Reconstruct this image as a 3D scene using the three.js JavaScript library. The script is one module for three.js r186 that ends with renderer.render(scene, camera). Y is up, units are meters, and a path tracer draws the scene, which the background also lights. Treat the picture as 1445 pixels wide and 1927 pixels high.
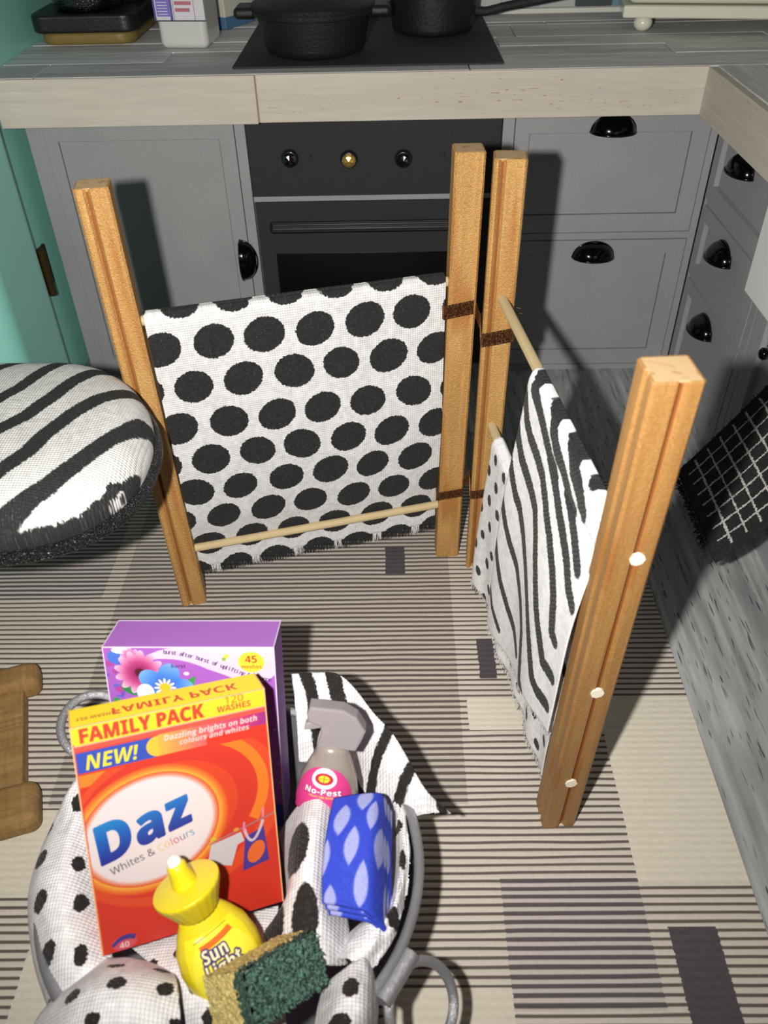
import * as THREE from 'three';
import { RoundedBoxGeometry } from 'three/addons/geometries/RoundedBoxGeometry.js';
import { mergeGeometries } from 'three/addons/utils/BufferGeometryUtils.js';

// ---------------------------------------------------------------- camera, light, exposure
const V = (x, y, z) => new THREE.Vector3(x, y, z);
const rad = (d) => d * Math.PI / 180;
const scene = new THREE.Scene();
scene.background = new THREE.Color(0x000000);
const camera = new THREE.PerspectiveCamera(2 * Math.atan(963.5 / 1562.4) * 180 / Math.PI, 1445 / 1927, 0.02, 30);
camera.position.set(0, 1.42, 2.403);
camera.rotation.set(rad(-40.165), rad(1.056), rad(-1.365), 'YXZ');
camera.focus = 1.75;
camera.userData.fStop = 4.2;
const renderer = new THREE.WebGLRenderer({ antialias: true });
renderer.toneMapping = THREE.LinearToneMapping;
renderer.toneMappingExposure = 1.0;
renderer.shadowMap.enabled = true;
const FLASH_AT = V(-0.15, 1.42, 2.38), FLASH_AIM = V(-0.05, 0.95, 0);
const flash = new THREE.SpotLight(0xfffaf2, 13.7, 0, rad(86), 1, 2);
flash.position.copy(FLASH_AT); flash.target.position.copy(FLASH_AIM);
flash.castShadow = true; flash.shadow.radius = 0.9; flash.shadow.mapSize.set(2048, 2048); flash.shadow.bias = -0.0005;
scene.add(flash, flash.target);

// ---------------------------------------------------------------- helpers
let seed = 7;
const rnd = () => { seed = (seed + 0x6d2b79f5) | 0; let t = Math.imul(seed ^ (seed >>> 15), 1 | seed); t = (t + Math.imul(t ^ (t >>> 7), 61 | t)) ^ t; return ((t ^ (t >>> 14)) >>> 0) / 4294967296; };
const rr = (a, b) => a + (b - a) * rnd();
const hash = (x, y) => { let h = Math.imul(x | 0, 374761393) + Math.imul(y | 0, 668265263) | 0; h = Math.imul(h ^ (h >>> 13), 1274126177); return ((h ^ (h >>> 16)) >>> 0) / 4294967296; };
function noise(x, y, px = 0, py = 0) {          // value noise, tiling with whole periods px, py
  const xi = Math.floor(x), yi = Math.floor(y); let fx = x - xi, fy = y - yi;
  fx = fx * fx * (3 - 2 * fx); fy = fy * fy * (3 - 2 * fy);
  const w = (i, p) => p ? ((i % p) + p) % p : i;
  const a = hash(w(xi, px), w(yi, py)), b = hash(w(xi + 1, px), w(yi, py)), c = hash(w(xi, px), w(yi + 1, py)), d = hash(w(xi + 1, px), w(yi + 1, py));
  return a + (b - a) * fx + (c - a) * fy + (a - b - c + d) * fx * fy;
}
const clamp = (v, a = 0, b = 1) => Math.min(b, Math.max(a, v));
const sstep = (a, b, v) => { const t = clamp((v - a) / (b - a)); return t * t * (3 - 2 * t); };
const mix = (a, b, t) => a + (b - a) * t;
const mix3 = (a, b, t) => [mix(a[0], b[0], t), mix(a[1], b[1], t), mix(a[2], b[2], t)];

const used = new Map();
function numbered(n) { const k = used.get(n) ?? 0; used.set(n, k + 1); return k ? n + '_' + String(k).padStart(3, '0') : n; }
function shade(o) { o.castShadow = true; o.receiveShadow = true; return o; }
function obj(name, geo, mat, parent) {
  const m = shade(new THREE.Mesh(Array.isArray(geo) ? mergeGeometries(geo.map((g) => plain(g))) : geo, mat));
  m.name = numbered(name);
  (parent ?? scene).add(m);
  return m;
}
function plain(g) { g = g.index ? g.toNonIndexed() : g; for (const k of Object.keys(g.attributes)) if (!['position', 'normal', 'uv'].includes(k)) g.deleteAttribute(k); return g; }
function tag(o, label, category, group) { o.userData.label = label; o.userData.category = category; if (group) o.userData.group = group; return o; }
function thing(name, label, category, at = V(0, 0, 0), group) {
  const g = new THREE.Group(); g.name = numbered(name); g.position.copy(at); scene.add(g);
  return tag(g, label, category, group);
}
function struct(o) { o.userData.kind = 'structure'; return o; }
function stuff(o) { o.userData.kind = 'stuff'; return o; }

// uv in metres from the dominant axis of every face (grain 0: u runs along x or z; 1: u along y)
function metreUV(g, swap = false, ox = 0, oy = 0) {
  g = g.index ? g.toNonIndexed() : g;
  const p = g.attributes.position, n = new Float32Array(p.count * 2), a = V(0, 0, 0), b = V(0, 0, 0), c = V(0, 0, 0);
  for (let i = 0; i < p.count; i += 3) {
    a.fromBufferAttribute(p, i); b.fromBufferAttribute(p, i + 1); c.fromBufferAttribute(p, i + 2);
    const m = b.clone().sub(a).cross(c.clone().sub(a)), ax = Math.abs(m.x), ay = Math.abs(m.y), az = Math.abs(m.z);
    [a, b, c].forEach((v, k) => {
      let u, w;
      if (ay >= ax && ay >= az) [u, w] = [v.x, -v.z]; else if (ax >= az) [u, w] = [-v.z, v.y]; else [u, w] = [v.x, v.y];
      if (swap) [u, w] = [w, u];
      n[(i + k) * 2] = u + ox; n[(i + k) * 2 + 1] = w + oy;
    });
  }
  g.setAttribute('uv', new THREE.BufferAttribute(n, 2));
  return g;
}
function slab(x0, x1, y0, y1, z0, z1, swap = false, ox = 0, oy = 0) {
  const g = new THREE.BoxGeometry(x1 - x0, y1 - y0, z1 - z0); g.translate((x0 + x1) / 2, (y0 + y1) / 2, (z0 + z1) / 2);
  return metreUV(g, swap, ox, oy);
}
function soft(x0, x1, y0, y1, z0, z1, r = 0.004, swap = false, ox = 0, oy = 0, seg = 2) {
  const g = new RoundedBoxGeometry(x1 - x0, y1 - y0, z1 - z0, seg, r); g.translate((x0 + x1) / 2, (y0 + y1) / 2, (z0 + z1) / 2);
  return metreUV(g, swap, ox, oy);
}
function rod(a, b, r, seg = 20, r2 = r) {
  const L = a.distanceTo(b), g = new THREE.CylinderGeometry(r2, r, L, seg, 1);
  g.translate(0, L / 2, 0);
  g.applyQuaternion(new THREE.Quaternion().setFromUnitVectors(V(0, 1, 0), b.clone().sub(a).normalize()));
  g.translate(a.x, a.y, a.z); return g;
}
// a frame: a panel with a rectangular hole, in the xy plane, front face at z = 0, going back by d
function frameGeo(x0, x1, y0, y1, hx0, hx1, hy0, hy1, d) {
  const s = new THREE.Shape([[x0, y0], [x1, y0], [x1, y1], [x0, y1]].map((p) => new THREE.Vector2(...p)));
  s.holes.push(new THREE.Path([[hx0, hy0], [hx0, hy1], [hx1, hy1], [hx1, hy0]].map((p) => new THREE.Vector2(...p))));
  const g = new THREE.ExtrudeGeometry(s, { depth: d, bevelEnabled: false }); g.translate(0, 0, -d);
  return metreUV(g);
}
// Catmull-Rom through a grid of control points; a closed sheet with thickness
const cr = (a, b, c, d, t) => 0.5 * (2 * b + (c - a) * t + (2 * a - 5 * b + 4 * c - d) * t * t + (3 * b - a - 3 * c + d) * t * t * t);
function gridPoint(rows, u, v) {
  const R = rows.length, Cn = rows[0].length, y = v * (R - 1), x = u * (Cn - 1), yi = Math.min(R - 2, Math.floor(y)), xi = Math.min(Cn - 2, Math.floor(x)), fy = y - yi, fx = x - xi;
  const at = (j, i) => { const jj = clamp(j, 0, R - 1), ii = clamp(i, 0, Cn - 1); return rows[jj][ii]; };
  const o = [];
  for (let k = 0; k < 3; k++) {
    const q = []; for (let j = -1; j <= 2; j++) q.push(cr(at(yi + j, xi - 1)[k], at(yi + j, xi)[k], at(yi + j, xi + 1)[k], at(yi + j, xi + 2)[k], fx));
    o.push(cr(...q, fy));
  }
  return V(...o);
}
function sheet(P, nu, nv, thick, uvOf) {
  const pts = [], nor = [], e = 1e-3;
  for (let j = 0; j <= nv; j++) for (let i = 0; i <= nu; i++) {
    const u = i / nu, v = j / nv; pts.push(P(u, v));
    const du = P(Math.min(1, u + e), v).sub(P(Math.max(0, u - e), v)), dv = P(u, Math.min(1, v + e)).sub(P(u, Math.max(0, v - e)));
    nor.push(du.cross(dv).normalize());
  }
  const W = nu + 1, N = pts.length, pos = [], uv = [], idx = [];
  for (const s of [0, -1]) pts.forEach((p, k) => { pos.push(p.x + nor[k].x * thick * s, p.y + nor[k].y * thick * s, p.z + nor[k].z * thick * s); uv.push(...uvOf(p, (k % W) / nu, Math.floor(k / W) / nv)); });
  for (let j = 0; j < nv; j++) for (let i = 0; i < nu; i++) {
    const a = j * W + i, b = a + 1, c = a + W, d = c + 1;
    idx.push(a, b, d, a, d, c, a + N, d + N, b + N, a + N, c + N, d + N);
  }
  const edge = (a, b) => idx.push(a, a + N, b + N, a, b + N, b);
  for (let i = 0; i < nu; i++) { edge(i, i + 1); edge(nv * W + i + 1, nv * W + i); }
  for (let j = 0; j < nv; j++) { edge((j + 1) * W, j * W); edge(j * W + nu, (j + 1) * W + nu); }
  const g = new THREE.BufferGeometry();
  g.setAttribute('position', new THREE.Float32BufferAttribute(pos, 3)); g.setAttribute('uv', new THREE.Float32BufferAttribute(uv, 2)); g.setIndex(idx); g.computeVertexNormals();
  return g;
}
// short loose threads along an edge
function threads(places, r = 0.0008) {
  const out = [];
  for (const [a, b] of places) { const m = a.clone().lerp(b, 0.5).add(V(rr(-1, 1), rr(-1, 1), rr(-1, 1)).multiplyScalar(0.0022)); out.push(rod(a, m, r, 3), rod(m, b, r, 3, r * 0.6)); }
  return out;
}

// ---------------------------------------------------------------- textures
function tex(w, h, fn, W = 1, H = 1, x0 = 0, y0 = 0, srgb = true, wrap = true) {
  const d = new Uint8Array(w * h * 4);
  for (let j = 0; j < h; j++) for (let i = 0; i < w; i++) {
    const c = fn((i + 0.5) / w, (j + 0.5) / h, i, j), o = (j * w + i) * 4;
    if (typeof c === 'number') d[o] = d[o + 1] = d[o + 2] = clamp(c, 0, 255); else { d[o] = clamp(c[0], 0, 255); d[o + 1] = clamp(c[1], 0, 255); d[o + 2] = clamp(c[2], 0, 255); }
    d[o + 3] = 255;
  }
  const t = new THREE.DataTexture(d, w, h);
  t.magFilter = THREE.LinearFilter; t.minFilter = THREE.LinearMipmapLinearFilter; t.generateMipmaps = true;
  t.wrapS = t.wrapT = wrap ? THREE.RepeatWrapping : THREE.ClampToEdgeWrapping;
  if (srgb) t.colorSpace = THREE.SRGBColorSpace;
  t.repeat.set(1 / W, 1 / H); t.offset.set(-x0 / W, -y0 / H); t.needsUpdate = true;
  return t;
}
function canvasTex(w, h, draw, W, H, x0 = 0, y0 = 0) {
  const c = document.createElement('canvas'); c.width = w; c.height = h; draw(c.getContext('2d'), w, h);
  const t = new THREE.CanvasTexture(c); t.colorSpace = THREE.SRGBColorSpace; t.anisotropy = 8;
  if (W) { t.repeat.set(1 / W, 1 / H); t.offset.set(-x0 / W, -y0 / H); }
  return t;
}
const std = (o) => new THREE.MeshStandardMaterial(o);
const phy = (o) => new THREE.MeshPhysicalMaterial(o);

// weave of a plain cloth: 8 x 8 threads per tile; height and gaps
const THREAD = 0.0047;
const weaveH = (u, v) => {
  const X = u * 8, Y = v * 8, ix = Math.floor(X), iy = Math.floor(Y), fx = X - ix - 0.5, fy = Y - iy - 0.5, over = (ix + iy) & 1;
  const wx = Math.max(0, 1 - Math.pow(Math.abs(fx) * 2.1, 3)), wy = Math.max(0, 1 - Math.pow(Math.abs(fy) * 2.1, 3));
  return over ? Math.max(wx * (0.75 + 0.25 * Math.cos(fy * Math.PI)), wy * 0.45) : Math.max(wy * (0.75 + 0.25 * Math.cos(fx * Math.PI)), wx * 0.45);
};
const weaveBump = (s = 1) => tex(128, 128, (u, v) => 255 * weaveH(u, v), THREAD * 8 * s, THREAD * 8 * s, 0, 0, false);
const weaveBumpTex = weaveBump();
// print(x, y) in metres -> amount of black ink 0..1; a cloth print with thread-jagged edges
function clothMap(px, py, W, H, x0, y0, ink, white = [208, 209, 211], black = [27, 27, 28]) {
  return tex(px, py, (u, v) => {
    const x = x0 + u * W, y = y0 + v * H, jx = (noise(x * 420, y * 420) - 0.5) * 0.0032, jy = (noise(x * 420 + 91, y * 420 + 17) - 0.5) * 0.0032;
    const k = ink(x + jx, y + jy), th = weaveH((x / (THREAD * 8)) % 1 + (x < 0 ? 1 : 0), (y / (THREAD * 8)) % 1 + (y < 0 ? 1 : 0));
    const gap = th < 0.12 ? 0.72 : 1, n = 0.95 + 0.1 * noise(x * 130, y * 130);
    const w = white.map((c) => c * gap * n), sp = noise(x * 700, y * 700 + 50);
    const b = black.map((c) => c * (0.8 + 0.5 * noise(x * 300, y * 300)) + (sp > 0.86 ? 34 : 0));
    return mix3(w, b, k);
  }, W, H, x0, y0, true, false);
}
const clothMat = (map, bumpScale = 0.0011) => phy({ sheen: 0.12, sheenRoughness: 0.5, sheenColor: new THREE.Color(0.9, 0.9, 0.92), map, bumpMap: weaveBumpTex, bumpScale, roughness: 0.95, side: THREE.DoubleSide });
const polyDist = (x, y, L) => {      // distance to a polyline and the place along it
  let best = 9, at = 0;
  for (let i = 0; i < L.length - 1; i++) {
    const [ax, ay] = L[i], [bx, by] = L[i + 1], dx = bx - ax, dy = by - ay, t = clamp(((x - ax) * dx + (y - ay) * dy) / (dx * dx + dy * dy)), d = Math.hypot(x - ax - dx * t, y - ay - dy * t);
    if (d < best) { best = d; at = (i + t) / (L.length - 1); }
  }
  return [best, at];
};

// ---------------------------------------------------------------- plain materials
const paintBump = tex(256, 256, (u, v) => 128 + 90 * (noise(u * 96, v * 96, 96, 96) - 0.5) + 40 * (noise(u * 24, v * 24, 24, 24) - 0.5), 0.5, 0.5, 0, 0, false);
const greyPaint = std({ roughness: 0.62, bumpMap: paintBump, bumpScale: 0.0008, map: tex(512, 512, (u, v) => {
  const n = 5 * (noise(u * 220, v * 220, 220, 220) - 0.5) + 5 * (noise(u * 12, v * 12, 12, 12) - 0.5), s = noise(u * 300, v * 300 + 7, 300, 300) > 0.992 ? -38 : 0; return [153 + n + s, 154 + n + s, 157 + n + s];
}, 1, 1) });
const blackCard = std({ roughness: 0.8, bumpMap: paintBump, bumpScale: 0.0006, map: tex(512, 512, (u, v) => {
  const n = 7 * (noise(u * 256, v * 256, 256, 256) - 0.5), s = noise(u * 250, v * 250 + 3, 250, 250) > 0.993 ? 40 : 0; return [42 + n + s, 42 + n + s, 45 + n + s];
}, 0.6, 0.6) });
const ovenGlass = phy({ color: 0x060606, roughness: 0.25 });
const glossBlack = phy({ color: 0x040404, roughness: 0.16, specularIntensity: 0.45, clearcoat: 0.25, clearcoatRoughness: 0.05 });
const satinBlack = std({ color: 0x161616, roughness: 0.42, bumpMap: paintBump, bumpScale: 0.001 });
const ironBlack = std({ color: 0x131313, roughness: 0.55, bumpMap: paintBump, bumpScale: 0.0014 });
const mint = phy({ color: new THREE.Color().setRGB(0.30, 0.72, 0.64), roughness: 0.34, clearcoat: 0.5, clearcoatRoughness: 0.2 });
const creamEnamel = phy({ color: 0xdfe0cf, roughness: 0.3, clearcoat: 0.6, clearcoatRoughness: 0.15 });
const whiteCeramic = phy({ color: 0xe9e9ea, roughness: 0.3, clearcoat: 0.6, clearcoatRoughness: 0.2 });
const steel = std({ color: 0xa4a4a9, metalness: 0.6, roughness: 0.36, bumpMap: paintBump, bumpScale: 0.0012 });
const brass = std({ color: 0x4a3c20, metalness: 0.8, roughness: 0.45, bumpMap: paintBump, bumpScale: 0.002 });
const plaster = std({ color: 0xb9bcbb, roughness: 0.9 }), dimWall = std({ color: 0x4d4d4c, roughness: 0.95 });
const whiteEdge = std({ color: 0xd8d6d0, roughness: 0.9 });

// ================================================================ THE SETTING
const RX = 1.56, LX = -1.86, BZ = -0.64, FZ = 3.3, CY = 2.5;
{
  const dashes = [];
  for (let i = 0; i < 560; i++) dashes.push([rnd(), rnd(), rr(0.0009, 0.0022), rr(0.01, 0.03), rr(0.2, 1)]);
  const cell = new Map(), key = (i, j) => ((i + 32) % 32) * 32 + ((j + 32) % 32);
  for (const d of dashes) for (let i = -1; i <= 1; i++) for (let j = -1; j <= 1; j++) { const k = key(Math.floor(d[0] * 32) + i, Math.floor(d[1] * 32) + j); if (!cell.has(k)) cell.set(k, []); cell.get(k).push(d); }
  const floorTex = tex(1024, 1024, (u, v) => {
    let k = 0;
    const wob = (noise(u * 40, v * 14, 40, 14) - 0.5) * 0.004;
    for (const d of cell.get(key(Math.floor(u * 32), Math.floor(v * 32))) ?? []) {
      let dx = u - d[0] + wob, dy = v - d[1]; dx -= Math.round(dx); dy -= Math.round(dy);
      const q = Math.abs(dy) / d[3]; if (q < 1) k = Math.max(k, d[4] * sstep(1.3, 0.5, Math.abs(dx) / (d[2] * (1 - q * q) + 1e-4)));
    }
    const s = 38 * (noise(u * 90, v * 7, 90, 7) - 0.5) + 34 * (noise(u * 34 + 9, v * 3, 34, 3) - 0.5) + 10 * (noise(u * 300, v * 20, 300, 20) - 0.5);
    return mix3([160 + s, 164 + s, 164 + s], [60, 62, 65], k * 0.9);
  }, 0.8, 0.8);
  struct(obj('floor', slab(LX - 0.1, RX + 0.1, -0.08, 0, BZ - 0.1, FZ + 0.1), std({ map: floorTex, roughness: 0.6 })));
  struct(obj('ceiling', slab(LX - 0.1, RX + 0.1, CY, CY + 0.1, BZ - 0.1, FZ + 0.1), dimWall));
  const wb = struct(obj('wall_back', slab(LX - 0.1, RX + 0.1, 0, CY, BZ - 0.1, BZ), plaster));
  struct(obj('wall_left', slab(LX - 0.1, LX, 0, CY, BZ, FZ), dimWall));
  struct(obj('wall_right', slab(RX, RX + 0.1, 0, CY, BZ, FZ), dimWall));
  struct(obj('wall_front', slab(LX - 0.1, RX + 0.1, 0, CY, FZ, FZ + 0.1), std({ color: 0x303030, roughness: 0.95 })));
  // splashback of patchwork tiles standing on a white strip
  const tones = [0xa9b0ae, 0xb6babb, 0x8fbdb8, 0xb4b8ba, 0x9fc4bf, 0xb4b8ba, 0x444c52, 0x6f94a3, 0xbfc2c2];
  const mats = tones.map((c) => phy({ color: c, roughness: 0.3, clearcoat: 0.3 }));
  const pick = [0, 1, 3, 1, 2, 2, 4, 1, 5, 3, 1, 5, 1, 6, 7, 3, 1, 6, 2, 5, 0, 7];
  for (let r = 0; r < 2; r++) for (let i = 0; i < 21; i++) {
    const x = 0.585 + (i - 13) * 0.1165;
    obj('tile', soft(x + 0.001, x + 0.1155, 0.937 + r * 0.1165, 1.052 + r * 0.1165, BZ, BZ + 0.008, 0.002, false, 0, 0, 1), mats[pick[(i + r * 5) % pick.length]], wb);
  }
  struct(obj('trim_1', soft(-1.04, RX, 0.92, 0.935, BZ, BZ + 0.012, 0.003), whiteEdge));
}
// striped vinyl mat
{
  const P = 0.01402, thin = (z, x, duty, dark, pale) => {
    const q = ((z / P + 0.15 * (noise(x * 9, z * 40) - 0.5)) % 1 + 1) % 1, d = Math.abs(q - 0.5) * 2;
    return mix3(pale, dark, sstep(duty + 0.14, duty - 0.14, d));
  };
  const inR = (x, z, r) => x > r[0] && x < r[1] && z > r[2] && z < r[3];
  const CREAM = [[0.41, 0.62, 1.333, 1.722], [0.143, 0.30, 1.33, 1.409], [-0.02, 0.174, 1.888, 2.1], [-1.3, -0.47, 1.578, 1.742], [-0.61, -0.40, 1.742, 2.2], [0.3, 0.41, 2.03, 2.2]];
  const BARS = [[0.441, 0.52, 1.796, 2.0], [0.176, 0.212, 1.168, 1.279], [-0.027, 0.021, 0.86, 0.96]];
  const THICK = [[0.173, 0.409, 1.714, 1.922], [-0.66, 0.128, 0.5, 1.572], [-1.6, -0.70, 0.5, 1.03]];
  const W = 2.36, H = 2.0, x0 = -1.76, z0 = 0.58;
  const map = tex(2048, 2048, (u, v) => {
    const x = x0 + u * W + (noise(v * 500, 3) - 0.5) * 0.002, z = z0 + (1 - v) * H, n = 8 * (noise(x * 260, z * 260) - 0.5);
    let c = thin(z, x, 0.35, [94, 86, 81], [206, 198, 187]);
    if (THICK.some((r) => inR(x, z, r))) c = inR(x, z, THICK[1]) ? thin(z, x, 0.46, [90, 83, 81], [190, 181, 173]) : thin(z, x, 0.5, [84, 78, 81], [196, 187, 183]);
    if (CREAM.some((r) => inR(x, z, r))) c = [212, 206, 190];
    if (BARS.some((r) => inR(x, z, r))) c = [76, 70, 75];
    return [c[0] + n, c[1] + n, c[2] + n];
  }, W, H, x0, -(z0 + H), true, false);
  const ridge = tex(64, 64, (u, v) => 150 + 60 * Math.cos(v * 2 * Math.PI) + 45 * (noise(u * 8, v * 2, 8, 2) - 0.5), 0.06, P, 0, 0, false);
  const mat = obj('floor_mat', slab(-1.76, 0.6, 0, 0.004, 0.6, 2.56), std({ map, bumpMap: ridge, bumpScale: 0.0012, roughness: 0.7 }));
  tag(mat, 'striped grey and cream patchwork vinyl mat lying over the grey wood floor', 'floor mat');
}

// ---------------------------------------------------------------- worktop of planks and its pale front boards
const plankTones = [0, 1, 2, 3].map((k) => std({ roughness: 0.7, bumpMap: paintBump, bumpScale: 0.0008, map: tex(512, 256, (u, v) => {
  const s = 22 * (noise(u * 10, v * 70, 10, 70) - 0.5) + 26 * (noise(u * 5 + k * 3, v * 22, 5, 22) - 0.5) + 12 * (noise(u * 60, v * 256, 60, 256) - 0.5), w = noise(u * 24 + k * 5, v * 128, 24, 128) > 0.88 ? 40 * noise(u * 80, v * 30, 80, 30) : 0;
  const b = 212 - k * 5 + s + w; return [b, b, b + 1];
}, 0.9, 0.5) }));
{
  const wt = thing('worktop', 'grey plank worktop with white joints and thick cream front boards, turning right in an L', 'worktop');
  obj('base_board', [slab(-1.03, RX - 0.005, 0.86, 0.914, BZ + 0.002, 0.085), slab(0.81, RX - 0.005, 0.86, 0.914, 0.085, 0.672)], whiteEdge, wt);
  const G = 0.0035, y0 = 0.9145, y1 = 0.921;
  const put = (x0, x1, z0, z1, alongZ) => obj('plank', soft(x0 + G / 2, x1 - G / 2, y0, y1 + rr(-0.0008, 0.0008), z0 + G / 2, z1 - G / 2, 0.0015, alongZ, rr(0, 3), rr(0, 3), 1), plankTones[Math.floor(rnd() * 4)], wt);
  const zs = [BZ + 0.012, -0.5, -0.46, -0.29, -0.17, -0.05, 0.098];
  const cuts = [[-0.2, 0.9], [0.47], [-0.3, 0.36, 1.2], [0.3, 1.06], [-0.6, 0.75], [-0.903, 0.2, 1.25]];
  for (let r = 0; r < 6; r++) {
    const xs = [-1.035, ...cuts[r], RX - 0.005];
    for (let i = 0; i < xs.length - 1; i++) if (xs[i + 1] - xs[i] > 0.02) put(xs[i], xs[i + 1], zs[r], zs[r + 1], false);
  }
  for (let i = 0; i < 6; i++) { const x0 = 0.815 + i * 0.123; put(x0, Math.min(RX - 0.006, x0 + 0.123), 0.1, 0.674, true); }
  const boardMap = tex(1024, 256, (u, v) => {
    const s = 9 * (noise(u * 14, v * 90, 14, 90) - 0.5) + 7 * (noise(u * 5, v * 20, 5, 20) - 0.5), k = noise(u * 46, v * 150, 46, 150) > 0.93 && noise(u * 6 + 3, v * 5, 6, 5) > 0.6 ? 1 : 0;
    return mix3([198 + s, 191 + s, 179 + s], [140, 110, 80], k * 0.55);
  }, 0.9, 0.3);
  const board = std({ map: boardMap, roughness: 0.75, bumpMap: paintBump, bumpScale: 0.0005 });
  const fasciaEnd = std({ color: 0x9a8456, roughness: 0.9 });
  obj('front_board', soft(-1.015, -0.3438, 0.8035, 0.919, 0.084, 0.104, 0.002), board, wt);
  obj('front_board', soft(-0.3405, 0.797, 0.806, 0.9195, 0.084, 0.102, 0.002, false, 0.37, 0.11), board, wt);
  obj('joint_filler', slab(-0.345, -0.339, 0.806, 0.918, 0.084, 0.098), fasciaEnd, wt).userData.label = 'brown glue line between the front boards';
  obj('front_board', soft(0.795, 0.815, 0.804, 0.919, 0.104, 0.674, 0.002, false, 0.2, 0.05), board, wt);
}

// ---------------------------------------------------------------- cabinets and oven
function cupPull(w, h, d) {        // half-dome bin pull, open below, on the xy plane, dome up (+y), out along +z
  const g = [], nu = 20, nv = 10, pos = [], idx = [];
  for (let j = 0; j <= nv; j++) for (let i = 0; i <= nu; i++) {
    const a = Math.PI * i / nu, b = Math.PI / 2 * j / nv, bulge = 1 + 0.06 * Math.sin(3 * a);
    pos.push(-w / 2 * Math.cos(a) * Math.cos(b * 0.98), h * Math.sin(a) * Math.cos(b * 0.98) * bulge - 0.002, d * Math.sin(b));
  }
  for (let j = 0; j < nv; j++) for (let i = 0; i < nu; i++) { const a = j * (nu + 1) + i; idx.push(a, a + nu + 1, a + 1, a + 1, a + nu + 1, a + nu + 2); }
  const s = new THREE.BufferGeometry(); s.setAttribute('position', new THREE.Float32BufferAttribute(pos, 3)); s.setAttribute('uv', new THREE.Float32BufferAttribute(new Float32Array(pos.length / 3 * 2), 2)); s.setIndex(idx); s.computeVertexNormals();
  g.push(s);
  const lip = new THREE.TorusGeometry(w / 2 - 0.001, 0.003, 6, 22, Math.PI); lip.scale(1, h / (w / 2), 1); lip.translate(0, 0, 0.003); g.push(lip);
  const front = new THREE.TorusGeometry(d, 0.0032, 6, 14, Math.PI / 2); front.rotateY(Math.PI / 2); // rolled lower lip
  front.rotateX(0);
  const cv = new THREE.CatmullRomCurve3([...Array(13).keys()].map((i) => { const a = Math.PI * i / 12; return V(-w / 2 * Math.cos(a), -0.001, d * Math.sin(a) * 1.0); }));
  g.push(new THREE.TubeGeometry(cv, 24, 0.0038, 6));
  for (const e of [-1, 1]) { const b = new THREE.SphereGeometry(0.006, 8, 6); b.scale(1.2, 1, 0.9); b.translate(e * w * 0.4, -0.003, 0.006); g.push(b); }
  return mergeGeometries(g.map(plain));
}
const pullGeo = cupPull(0.122, 0.046, 0.046);
function panelFront(name, parent, x0, x1, y0, y1, inset, recess, gap, depth = 0.02, zf = 0) {   // frame with an inset panel; local xy plane
  const p = obj(name, frameGeo(x0, x1, y0, y1, x0 + inset[0], x1 - inset[1], y0 + inset[2], y1 - inset[3], depth), greyPaint, parent);
  p.position.z = zf;
  obj('panel', soft(x0 + inset[0] + gap, x1 - inset[1] - gap, y0 + inset[2] + gap, y1 - inset[3] - gap, -depth, -recess, 0.0015), greyPaint, p);
  return p;
}
// left cabinet with one door
{
  const c = thing('base_cabinet', 'grey cabinet with a single panelled door left of the black oven', 'cabinet');
  obj('carcass', [slab(-1.0, -0.40, 0.0, 0.858, -0.58, -0.022), slab(-1.0, -0.955, 0, 0.858, -0.022, -0.004), slab(-0.428, -0.40, 0, 0.858, -0.022, -0.001), slab(-0.955, -0.428, 0, 0.022, -0.022, -0.003)], greyPaint, c);
  const d = panelFront('door', c, -0.953, -0.4305, 0.025, 0.8, [0.035, 0.042, 0.045, 0.06], 0.003, 0.0014);
  const h = obj('handle', pullGeo, glossBlack, d); h.position.set(-0.452, 0.393, 0); h.rotation.z = -Math.PI / 2;
}
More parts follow.
